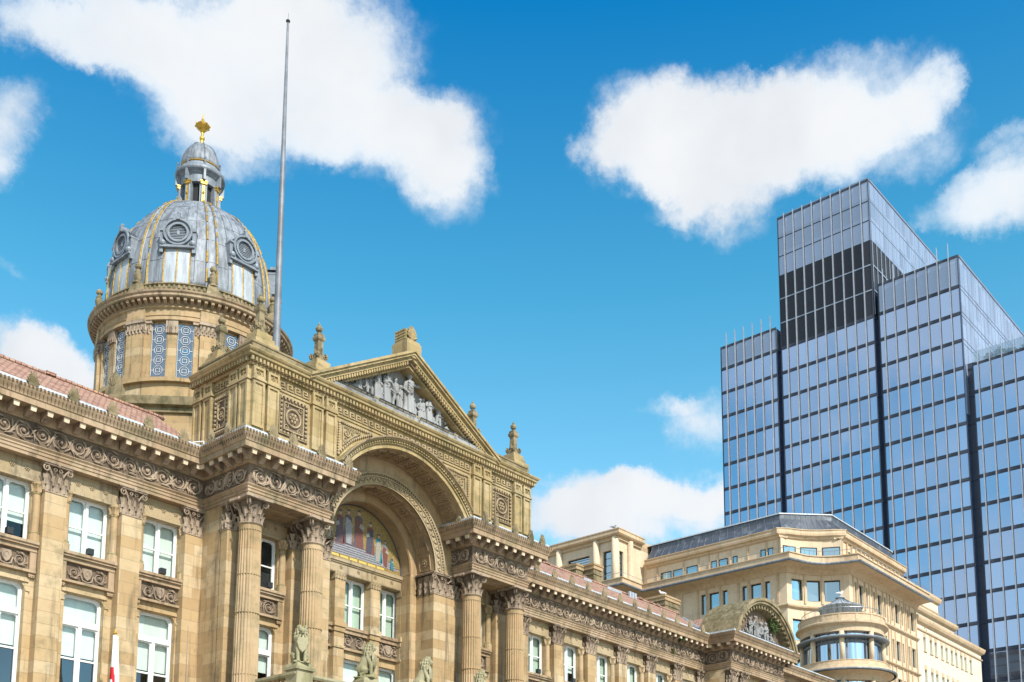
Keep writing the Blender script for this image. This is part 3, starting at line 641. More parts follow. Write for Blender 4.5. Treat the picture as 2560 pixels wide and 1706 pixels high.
# palmette ornaments standing on the gutter
def palmette(name='palmette'):
    mb = MB(); G = Fr((0, 0, 0), (1, 0, 0), (0, -1, 0))
    for k in range(9):
        t = pi*(.06+.88*k/8); r = .40 if k in (3, 4, 5) else .33
        mb.tube([G(0, .06, 0), G(cos(t)*r*.6, .08+sin(t)*r*.75, .02), G(cos(t)*r*.8, .10+sin(t)*r*1.25, .0)], [.03, .05, .025], 5)
    G.box(mb, -.2, .2, -.05, .1, -.06, .06); G.box(mb, -.12, .12, 0, .45, -.05, .0)
    return mb
pm = part(palmette(), 'palmette', 'mossy', CH); pm.location = (26.6, 41.9, 22.52)
for k in range(1, 6): copy_tree(pm, CH, (26.6-1.7*k, 41.9, 22.52))
for k in range(13): copy_tree(pm, CH, (49.1+1.7*k, 41.9, 22.52))
for x in (28.9, 30.0, 31.6, 33.2, 42.6, 43.4, 45.0, 46.3, 47.3): copy_tree(pm, CH, (x, 38.62, 22.52))
for y in (39.9, 41.1): copy_tree(pm, CH, (27.46, y, 22.52), -pi/2)
copy_tree(pm, CH, (41.75, 39.8, 22.52), -pi/2)
# ---------------------------------------------------------------- pavilions either side of the arch
def pav_wall(x0, x1):
    mb = MB(); F = FRONT(41.45); c = (x0+x1)/2
    F.wall(mb, x0, x1, 0, 20.1, [(c-.86, c+.86, 16.75, 19.2), (c-.84, c+.84, 10.8, 15.05)], .45)
    for sg in (-1, 1):
        for k in range(5):
            a0, a1 = pi/2*k/5, pi/2*(k+1)/5; r = .26; cc = (c+sg*(.84-r), 15.05-r)
            p = [F(cc[0]+sg*r*sin(a0), cc[1]+r*cos(a0), -.02), F(cc[0]+sg*r*sin(a1), cc[1]+r*cos(a1), -.02), F(c+sg*.845, 15.055, -.02)]
            mb.hexa(p, [q-F.n*.4 for q in p])
    F.box(mb, c-.96, c+.96, 15.08, 15.2, 0, .06)
    mb.box(x0, x0+.5, 41.46, 43.6, 0, 20.1) if x0 < 30 else mb.box(x1-.5, x1, 41.46, 43.6, 0, 20.1)
    part(mb, 'wall', 'stone', CH)
pav_wall(28.42, 32.9); pav_wall(42.6, 47.08)
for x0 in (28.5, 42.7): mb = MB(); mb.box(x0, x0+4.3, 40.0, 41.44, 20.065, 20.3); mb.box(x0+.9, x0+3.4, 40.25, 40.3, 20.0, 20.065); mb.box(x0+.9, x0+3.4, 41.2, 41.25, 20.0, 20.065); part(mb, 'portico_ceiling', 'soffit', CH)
for c in (30.66, 44.84):
    F = FRONT(41.45); o = part(lintel(c, F, 1.0), 'lintel', 'carved_light', CH)
    s1 = part(sillpanel(F, c, 1.1), 'sill', 'cornice', CH); panelcarve(F, c, .82, False, 9).build('carved_panel', ['carved_dark', 'carved'], s1)
    w = up_window(FRONT(41.77), .86, blindm='dark' if c < 35 else 'blind_green'); w.location.x = c
    w = low_window(FRONT(41.77), .84, drop=13.0); w.location.x = c
    for sg in (-1, 1):
        j = copy_tree(js, CH, (c-sg*.0, 0, 0)); j.location = (c, -1.86, 0); j.scale = (.97, 1, 1); break
rp = pilaster(41.0, .9, .5)
rp.location.x = 28.87
for x in (32.42, 43.05, 46.6): copy_tree(rp, CH, (x, 0, 0))
def column():
    mb = MB(); n = 24; zs = [(9.0, .56), (11, .552), (14, .54), (17, .505), (18.6, .485)]; rings = []
    for z, r in zs:
        ring = []
        for k in range(n):
            for j, dr in enumerate((0, -.01, -.038, -.045, -.038, -.01)):
                a = 2*pi*(k+j/6)/n; ring.append(((r+dr)*cos(a), (r+dr)*sin(a), z))
        rings.append(ring)
    mb.loft(rings)
    mb.lathe(0, 0, [(.488, 18.6), (.488, 18.8), (.52, 18.84), (.50, 18.86)], 24)
    for z in (12.2, 14.9, 16.6): mb.lathe(0, 0, [(.50, z), (.545 if z < 15 else .515, z+.004), (.545 if z < 15 else .515, z+.02), (.50, z+.024)], 24)
    mb.lathe(0, 0, [(.78, 8.4), (.78, 8.6), (.70, 8.65), (.76, 8.75), (.62, 8.85), (.66, 8.95), (.56, 9.05)], 24)
    o = part(mb, 'column', 'stone_plain', CH)
    c = MB(); capital_round(c, 0, 0, 18.92, 20.055, .485); c.build('capital', ['carved', 'carved_dark'], o); return o
col = column(); col.location = (28.92, 40.03, 0)
for x in (32.38, 43.12, 46.58): copy_tree(col, CH, (x, 40.03, 0))
for x in (28.92, 32.38, 43.12, 46.58): mb = MB(); mb.box(x-.85, x+.85, 39.15, 41.0, 0, 8.4); part(mb, 'column_base', 'stone', CH)
# ---------------------------------------------------------------- great arch and recess
XC, ZC = 37.75, 20.0
def ring(mb, r0, r1, y, d, a0=0, a1=pi, n=48, z=ZC):
    """arch ring face: radii r0..r1, front at y, projecting backwards d"""
    for k in range(n):
        t0, t1 = a0+(a1-a0)*k/n, a0+(a1-a0)*(k+1)/n
        P = lambda r, t, yy: (XC+r*cos(t), yy, z+r*sin(t))
        mb.hexa([P(r0, t0, y), P(r1, t0, y), P(r1, t1, y), P(r0, t1, y)], [P(r0, t0, y+d), P(r1, t0, y+d), P(r1, t1, y+d), P(r0, t1, y+d)])
def soffit(mb, r, y0, y1, a0=0, a1=pi, n=48, z=ZC):
    for k in range(n):
        t0, t1 = a0+(a1-a0)*k/n, a0+(a1-a0)*(k+1)/n
        P = lambda t, yy: (XC+r*cos(t), yy, z+r*sin(t)); mb.add([P(t0, y0), P(t1, y0), P(t1, y1), P(t0, y1)], [(0, 1, 2, 3)])
def spandrel(mb, x0, x1, z0, z1, y, r, zc=ZC, xc=XC, n=40):
    """flat wall with a round hole, from the circle up to the box edge"""
    zs_ = []
    a_lo = math.asin(max(0, min(1, (z0-zc)/r)))
    pts = [(xc+r*cos(t), zc+r*sin(t)) for t in [a_lo+(pi-2*a_lo)*k/n for k in range(n+1)]]
    for k in range(n):
        (xa, za), (xb, zb) = pts[k], pts[k+1]
        mb.add([(xa, y, za), (xa, y, z1), (xb, y, z1), (xb, y, zb)], [(0, 1, 2, 3)])
    mb.add([(pts[0][0], y, pts[0][1]), (x1, y, z0), (x1, y, z1), (pts[0][0], y, z1)], [(0, 1, 2, 3)])
    mb.add([(pts[-1][0], y, pts[-1][1]), (x0, y, z0), (x0, y, z1), (pts[-1][0], y, z1)], [(0, 1, 2, 3)])
# attic storey front wall with arch hole
mb = MB(); spandrel(mb, 28.3, 47.2, 22.3, 26.05, 39.55, 4.95)
mb.add([(28.3, 39.55, 22.3), (28.3, 43.7, 22.3), (28.3, 43.7, 26.05), (28.3, 39.55, 26.05)], [(0, 1, 2, 3)])
mb.add([(47.2, 39.55, 22.3), (47.2, 43.7, 22.3), (47.2, 43.7, 26.05), (47.2, 39.55, 26.05)], [(0, 1, 2, 3)])
mb.add([(28.3, 43.7, 22.3), (47.2, 43.7, 22.3), (47.2, 43.7, 26.05), (28.3, 43.7, 26.05)], [(0, 1, 2, 3)])
part(mb, 'attic_wall', 'attic', CH)
mb = MB(); AB = [(28.3, 43.7), (28.3, 39.55), (33.4, 39.55)]; mb.sweep(AB, [(-.3, 22.5), (.16, 22.5), (.16, 22.95), (.10, 23.0), (.08, 23.12), (-.3, 23.12)])
mb.sweep([(42.1, 39.55), (47.2, 39.55), (47.2, 43.7)], [(-.3, 22.5), (.16, 22.5), (.16, 22.95), (.10, 23.0), (.08, 23.12), (-.3, 23.12)]); part(mb, 'attic_plinth', 'attic', CH)
# outer arch
mb = MB(); a_ = .60
ring(mb, 4.95, 5.16, 39.42, .13, a_-.08, pi-a_+.08); ring(mb, 5.16, 5.24, 39.34, .21, a_-.05, pi-a_+.05); ring(mb, 5.34, 5.40, 39.22, .33, a_, pi-a_); ring(mb, 5.40, 5.47, 39.14, .41, a_, pi-a_)
for k in range(60):
    t = a_+(pi-2*a_)*(k+.5)/60; c = Vector((XC+5.29*cos(t), 0, ZC+5.29*sin(t))); u = Vector((cos(t), 0, sin(t)))*.05; v = Vector((-sin(t), 0, cos(t)))*.055
    q = [c-u-v, c+u-v, c+u+v, c-u+v]; mb.hexa([p+Vector((0, 39.26, 0)) for p in q], [p+Vector((0, 39.54, 0)) for p in q])
o = part(mb, 'arch_moulding', 'attic', CH)
c2 = MB()
for k in range(110):
    t = a_+(pi-2*a_)*(k+.5)/110; c2.ball((XC+5.44*cos(t), 39.13, ZC+5.44*sin(t)), .045, 5, 4)
c2.build('bead_row', 'carved', o)
def coffers(mb, r, y0, y1, a0, a1, n, ring_n=2):
    dy = (y1-y0)
    for k in range(n):
        t = a0+(a1-a0)*(k+.5)/n; w = (a1-a0)*r/n*.40; e = Vector((-sin(t), 0, cos(t))); ny = -Vector((cos(t), 0, sin(t)))
        F = Fr((XC+r*cos(t), (y0+y1)/2, ZC+r*sin(t)), Vector((0, 1, 0)), ny); F2 = lambda a, b, d: F.o+Vector((0, 1, 0))*a+e*b+ny*d
        hh = dy*.36
        for (a, b, c_, d_) in ((-hh, -hh+.06, -w, w), (hh-.06, hh, -w, w), (-hh+.06, hh-.06, -w, -w+.06), (-hh+.06, hh-.06, w-.06, w)):
            mb.hexa([F2(a, c_, 0), F2(b, c_, 0), F2(b, d_, 0), F2(a, d_, 0)], [F2(a, c_, .07), F2(b, c_, .07), F2(b, d_, .07), F2(a, d_, .07)])
        mb.ball(F2(0, 0, .03), (.07, .07, .07), 6, 4)
        for j in range(7):
            q = 2*pi*j/7; mb.ball(F2(.16*cos(q), .16*sin(q), .02), (.065, .065, .065), 5, 4)
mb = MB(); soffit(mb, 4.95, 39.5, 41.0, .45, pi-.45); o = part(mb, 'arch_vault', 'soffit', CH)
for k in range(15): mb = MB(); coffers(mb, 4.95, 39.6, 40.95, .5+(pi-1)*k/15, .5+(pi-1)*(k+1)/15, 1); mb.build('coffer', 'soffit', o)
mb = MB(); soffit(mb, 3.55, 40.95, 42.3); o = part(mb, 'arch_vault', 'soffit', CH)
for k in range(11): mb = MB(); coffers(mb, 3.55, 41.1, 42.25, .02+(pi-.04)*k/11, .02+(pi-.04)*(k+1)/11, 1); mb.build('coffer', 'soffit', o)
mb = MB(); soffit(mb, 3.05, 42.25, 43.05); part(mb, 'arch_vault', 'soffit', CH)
mb = MB(); ring(mb, 3.55, 4.97, 41.0, .06, 0, pi); part(mb, 'recess_wall', 'stone_plain', CH); mb = MB(); ring(mb, 3.03, 3.56, 42.3, .06, 0, pi); part(mb, 'recess_wall', 'stone_plain', CH)
mb = MB(); ring(mb, 3.55, 3.64, 40.93, .07); ring(mb, 3.64, 3.92, 40.90, .10); ring(mb, 3.92, 3.98, 40.84, .16); ring(mb, 4.08, 4.16, 40.80, .2)
o = part(mb, 'arch_moulding', 'carved_light', CH); c2 = MB()
for k in range(84):
    t = pi*(k+.5)/84; c2.ball((XC+4.03*cos(t), 40.85, ZC+4.03*sin(t)), .05, 5, 4)
for k in range(64):
    t = pi*(k+.5)/64; s_ = 1 if k % 2 else -1
    c2.tube([(XC+(3.78-s_*.1)*cos(t-.02), 40.88, ZC+(3.78-s_*.1)*sin(t-.02)), (XC+3.78*cos(t), 40.85, ZC+3.78*sin(t)), (XC+(3.78+s_*.1)*cos(t+.02), 40.88, ZC+(3.78+s_*.1)*sin(t+.02))], [.02, .04, .015], 5)
c2.build('vine_carving', 'carved_light', o)
# jamb piers of the inner arch
for sg in (-1, 1):
    xa, xb = sorted((XC+sg*3.5, XC+sg*4.84))
    mb = MB(); mb.box(xa, xb, 41.0, 42.3, 0, 18.83); mb.box(min(XC+sg*3.06, XC+sg*3.5), max(XC+sg*3.06, XC+sg*3.5), 42.3, 42.98, 0, 20.0)
    o = part(mb, 'pier', 'stone', CH); c = MB(); F = FRONT(41.0)
    capital_box(c, F, (xa+xb)/2, 18.9, 20.0, xb-xa, 1.25, side=False)
    G = Fr((XC+sg*3.5, 41.6, 0), (0, sg, 0), (-sg, 0, 0)); 
    for k in range(3): leafm(c, G, (k-1)*.4, 18.9, .36, .42, .1, -.02); leafm(c, G, (k-1)*.36, 19.12, .3, .5, .12, -.03)
    G.box(c, -.58, .62, 19.88, 19.99, 0, .14); G.box(c, -.55, .6, 18.92, 19.9, -.05, .012)
    c.build('capital', ['carved', 'carved_dark'], o)
# window wall at the back of the recess
FB = FRONT(43.35); mb = MB(); wx = [34.6, 37.8, 40.15]
hol = [(36.96, 38.66, 16.6, 19.2), (39.34, 40.94, 16.6, 19.2), (34.66, 36.28, 16.6, 19.2), (36.96, 38.66, 10.8, 15.0), (39.34, 40.94, 10.8, 15.0), (34.66, 36.28, 10.8, 15.0)]
FB.wall(mb, 33.6, 41.9, 0, 20, hol, .4)
for h in hol[3:]:
    for sg, x in ((1, h[1]), (-1, h[0])):
        for k in range(4):
            a0, a1 = pi/2*k/4, pi/2*(k+1)/4; r = .3; cc = (x-sg*r, 15.0-r)
            p = [FB(cc[0]+sg*r*sin(a0), cc[1]+r*cos(a0), -.02), FB(cc[0]+sg*r*sin(a1), cc[1]+r*cos(a1), -.02), FB(x+sg*.005, 15.005, -.02)]
            mb.hexa(p, [q-FB.n*.36 for q in p])
part(mb, 'wall', 'stone', CH)
mb = MB(); F = FRONT(43.0); F.box(mb, 33.9, 41.6, 19.22, 19.72, -.34, .0); F.box(mb, 33.9, 41.6, 19.72, 19.8, -.3, .06); F.box(mb, 33.9, 41.6, 19.8, 19.98, -.3, .12)
for k in range(60): F.box(mb, 34.6+k*.105, 34.65+k*.105, 19.24, 19.29, 0, .03)
for k in range(-2, 3): rosette(mb, F, 37.8+k*1.16, 19.55, .13, 0)
o = part(mb, 'lintel', 'carved_light', CH)
for x in (34.32, 36.62, 39.0, 41.12):
    mb = MB(); F.box(mb, x-.33, x+.33, 0, 18.9, -.34, 0); F.box(mb, x-.40, x+.40, 16.45, 16.7, -.34, .12); F.box(mb, x-.36, x+.36, 16.2, 16.45, -.34, .06); F.box(mb, x-.36, x+.36, 15.38, 15.5, -.34, .06)
    o = part(mb, 'window_pier', 'stone', CH); c = MB(); F.box(c, x-.36, x+.36, 18.9, 19.21, -.34, .03)
    for k in range(4): leafm(c, F, x-.27+k*.18, 18.92, .16, .26, .07, .0)
    c.build('capital', ['carved_light', 'carved_dark'], o)
for a, b in ((36.96, 38.66), (39.34, 40.94), (34.66, 36.28)):
    c = (a+b)/2; mb = MB(); G = FRONT(43.35); G.box(mb, a-.01, b+.01, 16.45, 16.6, 0, .28); G.box(mb, a-.01, b+.01, 16.25, 16.45, 0, .2); G.box(mb, a-.01, b+.01, 15.4, 15.52, 0, .16)
    o = part(mb, 'sill', 'cornice', CH); panelcarve(Fr((0, 43.35, 0), (1, 0, 0), (0, -1, 0)), c, (b-a)/2-.02, c > 39, 21).build('carved_panel', ['carved_dark', 'carved'], o)
    w = up_window(FRONT(43.62), (b-a)/2, 16.6, 19.2, 'blind_green'); w.location.x = c
    w = low_window(FRONT(43.62), (b-a)/2, 10.8, 15.0, 12.9); w.location.x = c
# mosaic in the lunette (robed figures on gold)
def disc(mb, y, r, z=20.02, n=40, inset=0):
    pts = [(XC+r*cos(pi*k/n), y, z+r*sin(pi*k/n)) for k in range(n+1)]; mb.add(pts, [tuple(range(len(pts)))])
def mosmat(name, c1, c2): return plain(name, c1, .55, var=.35, sc=16)
mos = {'mgold': mosmat('gold_tesserae', (.24, .17, .06), 0), 'mpurple': mosmat('purple_tesserae', (.10, .07, .09), 0), 'mred': mosmat('red_tesserae', (.15, .055, .045), 0),
       'mteal': mosmat('teal_tesserae', (.02, .17, .23), 0), 'mgrey': mosmat('grey_tesserae', (.26, .26, .28), 0), 'mdark': mosmat('dark_tesserae', (.06, .06, .09), 0), 'mskin': mosmat('skin_tesserae', (.42, .28, .2), 0), 'mpale': mosmat('pale_tesserae', (.28, .26, .22), 0)}
M.update(mos)
mb = MB(); disc(mb, 43.02, 3.08); mo = part(mb, 'mosaic', 'mgold', CH)
mb = MB()
for k in range(40):
    t0, t1 = pi*k/40, pi*(k+1)/40; P = lambda r, t: (XC+r*cos(t), 43.0, 20.02+r*sin(t)); mb.add([P(2.97, t0), P(3.08, t0), P(3.08, t1), P(2.97, t1)], [(0, 1, 2, 3)])
mb.build('mosaic_border', 'mdark', mo)
FM = FRONT(43.015)
def strip(mb, x0, x1, z0, z1, d): mb.add([FM(x0, z0, d), FM(x1, z0, d), FM(x1, z1, d), FM(x0, z1, d)], [(0, 1, 2, 3)])
mb = MB()
for k in range(5): hw = sqrt(2.9**2-(.35+.13*k)**2)-.25*k; strip(mb, XC-hw, XC+hw, 20.24+.12*k, 20.32+.12*k, .004)
mb.build('mosaic_steps', 'mgrey', mo)
mb = MB()
for k in range(5): hw = sqrt(2.9**2-(.35+.13*k)**2)-.25*k; strip(mb, XC-hw, XC+hw, 20.32+.12*k, 20.36+.12*k, .004)
mb.build('mosaic_step_shade', 'mdark', mo)
def robed(x, z, h, m1, m2, lean=0, sg=1):
    def poly(pts, m, d):
        mb = MB(); mb.add([FM(x+(a+lean*b/h)*h/1.7, z+b*h/1.7, d) for a, b in pts], [tuple(range(len(pts)))]); mb.build('mosaic_figure', m, mo)
    poly([(-.30, 0), (.32, 0), (.27, .5), (.2, 1.0), (.22, 1.38), (.07, 1.46), (-.07, 1.46), (-.22, 1.38), (-.2, 1.0), (-.26, .5)], m1, .008)
    poly([(-.1*sg, .05), (.22*sg, .02), (.24*sg, .7), (.16*sg, 1.2), (-.16*sg, 1.33), (-.2*sg, .9)], m2, .012)
    poly([(.09*cos(t), 1.58+.12*sin(t)) for t in [2*pi*k/10 for k in range(10)]], 'mskin', .016)
    poly([(.11*cos(t), 1.64+.1*sin(t)) for t in [pi*k/7 for k in range(8)]], 'mdark', .020)
    poly([(.02*sg, .95), (.28*sg, .85), (.31*sg, 1.02), (.1*sg, 1.15)], 'mpale', .020)
for a in ((36.5, 20.75, 1.75, 'mred', 'mpurple', 0, -1), (37.05, 20.85, 1.8, 'mpurple', 'mgrey', 0, 1), (37.75, 20.8, 2.0, 'mpurple', 'mred', 0, 1), (38.55, 20.68, 1.7, 'mred', 'mdark', 0, -1), (39.15, 20.4, 1.5, 'mteal', 'mpale', 0, -1), (39.6, 20.24, 1.45, 'mgrey', 'mred', 0, 1), (35.8, 20.5, 1.5, 'mteal', 'mpurple', 0, 1), (35.3, 20.3, 1.1, 'mgrey', 'mred', 0, -1), (40.1, 20.2, .75, 'mdark', 'mteal', 0, 1)): robed(*a)
mb = MB()
for k in range(6):
    x0 = 35.95+k*.62; strip(mb, x0, x0+.52, 20.06, 20.18, .01)
mb.build('mosaic_band', plain('bright_gold_tesserae', (.75, .52, .14), .4, .3, .25, 30), mo)
# ---------------------------------------------------------------- attic storey dressings
FA = FRONT(39.55); WA = WEST(28.3)      # WEST: s = -y
def att_pil(mb, F, s, w=.62):
    F.box(mb, s-w/2, s+w/2, 23.1, 25.28, 0, .13); F.frame(mb, s-w/2, s+w/2, 23.15, 25.26, .11, .13, .19)
    F.box(mb, s-w/2-.06, s+w/2+.06, 25.28, 25.37, 0, .24); F.box(mb, s-w/2, s+w/2, 25.37, 25.92, 0, .12)
    F.frame(mb, s-w/2, s+w/2, 25.40, 25.90, .11, .12, .19); rosette(mb, F, s, 25.65, .12, .14, 4)
for F, xs in ((FA, (28.62, 29.40, 31.93, 32.72, 42.78, 43.57, 46.10, 46.88)), (WA, (-39.87, -40.62, -42.55, -43.35))):
    for x in xs:
        mb = MB(); att_pil(mb, F, x); part(mb, 'attic_pilaster', 'attic', CH)
def att_panel(mb, F, a, b, z0=23.35, z1=25.15, seed=5):
    mb.mi = 1; F.box(mb, a-.04, b+.04, z0-.04, z1+.04, 0, .012); mb.mi = 0; F.frame(mb, a, b, z0, z1, .03, .012, .08); F.frame(mb, a+.24, b-.24, z0+.24, z1-.24, .05, 0, .09)  # dark ground box paints recess shade behind the raised carving
    c = (a+b)/2; zc = (z0+z1)/2; r = min(b-a, z1-z0)*.25
    ring_ = [F(c+r*cos(t), zc+r*sin(t), .05) for t in [2*pi*k/20 for k in range(21)]]; mb.tube(ring_, .05, 5)
    rosette(mb, F, c, zc, r*.7, .02, 6)
    rnd = random.Random(seed)
    for sx in (-1, 1):
        for sz in (-1, 1): spiral(mb, F, c+sx*(b-a)*.25, zc+sz*(z1-z0)*.28, .15, 1.5, rnd.uniform(0, 6), sx*sz, .03, .03, 12)
    n = 9
    for k in range(n):
        z = z0+.1+(z1-z0-.2)*k/(n-1)
        for x in (a+.1, b-.1): mb.ball(F(x, z, .06), (.075, .075, .075), 5, 4)
    for k in range(1, 7):
        x = a+.1+(b-a-.2)*k/7
        for z in (z0+.1, z1-.1): mb.ball(F(x, z, .06), (.075, .075, .075), 5, 4)
for F, a, b in ((FA, 29.84, 31.44), (FA, 44.06, 45.66), (WA, -42.12, -41.02)):
    mb = MB(); att_panel(mb, F, a, b); part(mb, 'carved_panel', ['carved_light', 'carved_dark'], CH)
# greek key bands
for F, a, b in ((FA, 29.80, 31.55), (FA, 33.15, 42.35), (FA, 43.95, 45.72), (WA, -42.2, -41.0)):
    mb = MB(); mb.mi = 1; F.box(mb, a, b, 25.45, 25.83, 0, .008); mb.mi = 0; greek_key(mb, F, a, b, 25.48, 25.80, d=.045); F.box(mb, a, b, 25.32, 25.37, 0, .05); part(mb, 'key_band', ['attic', 'carved_dark'], CH)
# carved spandrels beside the arch
for sg in (-1, 1):
    mb = MB(); X = lambda q: XC+sg*q
    def inside(q, z): return (q*q+(z-ZC)**2) > 5.66**2
    q0, q1, zt = 2.0, 4.5, 25.18
    pts = [(q1, zt)]; n = 20
    for k in range(n+1):
        q = q0+(q1-q0)*k/n; z = ZC+sqrt(5.62**2-q*q)
        if z < zt: pts.append((q, z))
    for i in range(len(pts)):                        # leaf border
        a = Vector(pts[i]); b = Vector(pts[(i+1) % len(pts)]); L = (b-a).length; m = max(1, round(L/.14))
        for k in range(m):
            p = a+(b-a)*(k+.5)/m; c = Vector((3.9, 24.7)); p = p+(c-p).normalized()*.08; mb.ball(FA(X(p.x), p.y, .05), (.07, .07, .07), 5, 4)
    mb.tube([FA(X(q), z, .06) for q, z in ((4.2, 24.95), (3.1, 24.92), (3.55, 24.62), (4.2, 24.0), (4.2, 24.95))], .03, 5)
    spiral(mb, FA, X(3.95), 24.68, .20, 1.5, 1, sg, .04, .035); spiral(mb, FA, X(3.55), 24.8, .11, 1.3, 2, -sg, .04, .025); spiral(mb, FA, X(4.05), 24.3, .12, 1.3, 0, -sg, .04, .03)
    part(mb, 'carved_spandrel', 'carved_light', CH)
# attic cornice with dentils, blocking course
AC = [(28.3, 43.7), (28.3, 39.55), (47.2, 39.55), (47.2, 43.7)]
CP = [(-.4, 25.95), (.13, 25.95), (.13, 26.03), (.16, 26.05), (.16, 26.25), (.24, 26.27), (.36, 26.32), (.36, 26.42), (.42, 26.46), (.47, 26.54), (.47, 26.58), (-.4, 26.66)]
mb = MB(); mb.sweep(AC, CP)
for F, a, b in ((FA, 28.1, 47.4), (WA, -43.8, -39.4)):
    s = a
    while s < b: F.box(mb, s, s+.11, 26.07, 26.24, .19, .32); s += .20
    mb.mi = 1; F.box(mb, a, b, 26.06, 26.25, .14, .19); mb.mi = 0  # dark backing strip paints the shade in the dentil gaps
part(mb, 'attic_cornice', ['attic', 'carved_dark'], CH)
mb = MB(); mb.sweep(AC, [(-.45, 26.6), (-.06, 26.6), (-.06, 27.1), (-.02, 27.12), (-.02, 27.2), (-.45, 27.2)])
mb.box(28.5, 47, 39.8, 43.6, 26.2, 26.62); part(mb, 'parapet', 'mossy', CH)
OBS = ((29.2, 40.3), (32.6, 40.3), (46.75, 40.3), (43.35, 40.3), (29.15, 43.2), (46.6, 43.2))
for x, y in OBS:
    mb = MB(); mb.box(x-.64, x+.64, y-.62, y+.5, 26.9, 27.45); mb.box(x-.5, x+.5, y-.48, y+.45, 27.45, 27.7); mb.box(x-.42, x+.42, y-.40, y+.38, 27.7, 27.95); part(mb, 'obelisk_plinth', 'attic', CH)
def obelisk():
    mb = MB(); q = lambda r, z: [(r*cos(pi/4+k*pi/2), r*sin(pi/4+k*pi/2), z) for k in range(4)]
    mb.loft([q(.44, 0), q(.38, .12), q(.28, .30), q(.28, .42), q(.22, .46), q(.20, 1.05), q(.21, 1.08), q(.29, 1.16), q(.31, 1.24), q(.31, 1.30), q(.24, 1.36), q(.26, 1.44), q(.17, 1.5), q(.08, 1.56)])
    mb.lathe(0, 0, [(.06, 1.56), (.15, 1.64), (.18, 1.74), (.14, 1.83), (.07, 1.9), (.08, 1.94), (.03, 1.98), (.015, 2.08)], 10)
    for k in range(4):
        t = k*pi/2; n = Vector((cos(t), sin(t), 0)); s = Vector((-sin(t), cos(t), 0)); F = Fr((0, 0, 0), s, n)
        mb.box(0, 0, 0, 0, 0, 0) if False else None
        spiral(mb, F, -.2, .30, .13, 1.2, pi/2, 1, .24, .05, 10); spiral(mb, F, .2, .30, .13, 1.2, pi/2, -1, .24, .05, 10)
        leafm(mb, F, 0, .42, .2, .3, .05, .15)
    return mb
ob = part(obelisk(), 'obelisk', 'mossy', CH); ob.location = (29.2, 40.3, 27.95)
for x, y in OBS[1:]: copy_tree(ob, CH, (x, y, 27.95))
# ---------------------------------------------------------------- pediment
PX0, PX1, PZ0, PZ1 = 31.25, 44.25, 26.62, 30.32
sl_ = (PZ1-PZ0)/(XC-PX0); th = atan2(PZ1-PZ0, XC-PX0)
mb = MB()
for sg in (-1, 1):
    def rk(o0, o1, d0, d1, e0=0.0):
        """raking moulding between offsets below the slope line, from y 39.1 backwards"""
        xa = XC+sg*(6.5-e0)
        def P(x, off, y): return (x, y, PZ1-abs(x-XC)*sl_-off/cos(th))
        mb.hexa([P(xa, o1, d0), P(XC, o1, d0), P(XC, o0, d0), P(xa, o0, d0)], [P(xa, o1, d1), P(XC, o1, d1), P(XC, o0, d1), P(xa, o0, d1)])
    rk(0, .12, 39.02, 40.6); rk(.12, .24, 39.10, 40.6); rk(.24, .30, 39.2, 40.6, .3); rk(.30, .42, 39.24, 40.6, .5); rk(.58, .70, 39.5, 40.6, 1.3)
    n = 34
    for k in range(n):
        x = XC+sg*(.25+5.3*(k+.5)/n); z = PZ1-abs(x-XC)*sl_-.51/cos(th)
        mb.box(x-.05, x+.05, 39.26, 39.45, z-.085, z+.085)
    mb.mi = 1; rk(.43, .575, 39.40, 40.6, .9); mb.mi = 0  # dark band behind the dentils, gap shade painted as colour
part(mb, 'raking_cornice', ['attic', 'carved_dark'], CH)
mb = MB(); mb.hexa([(PX0+.3, 40.2, PZ0), (PX1-.3, 40.2, PZ0), (XC, 40.2, PZ1-.3)], [(PX0+.3, 40.5, PZ0), (PX1-.3, 40.5, PZ0), (XC, 40.5, PZ1-.3)])
mb.box(PX0+.4, PX1-.4, 39.3, 40.3, 26.6, 26.86); mb.box(32.4, 43.1, 39.45, 40.3, 26.86, 27.02)
part(mb, 'tympanum', 'marble', CH)
mb = MB(); mb.hexa([(PX0, 40.5, 26.6), (PX1, 40.5, 26.6), (XC, 40.5, PZ1-.06)], [(PX0, 46, 26.6), (PX1, 46, 26.6), (XC, 46, PZ1-.06)]); part(mb, 'pediment_roof', 'lead_dark', CH)
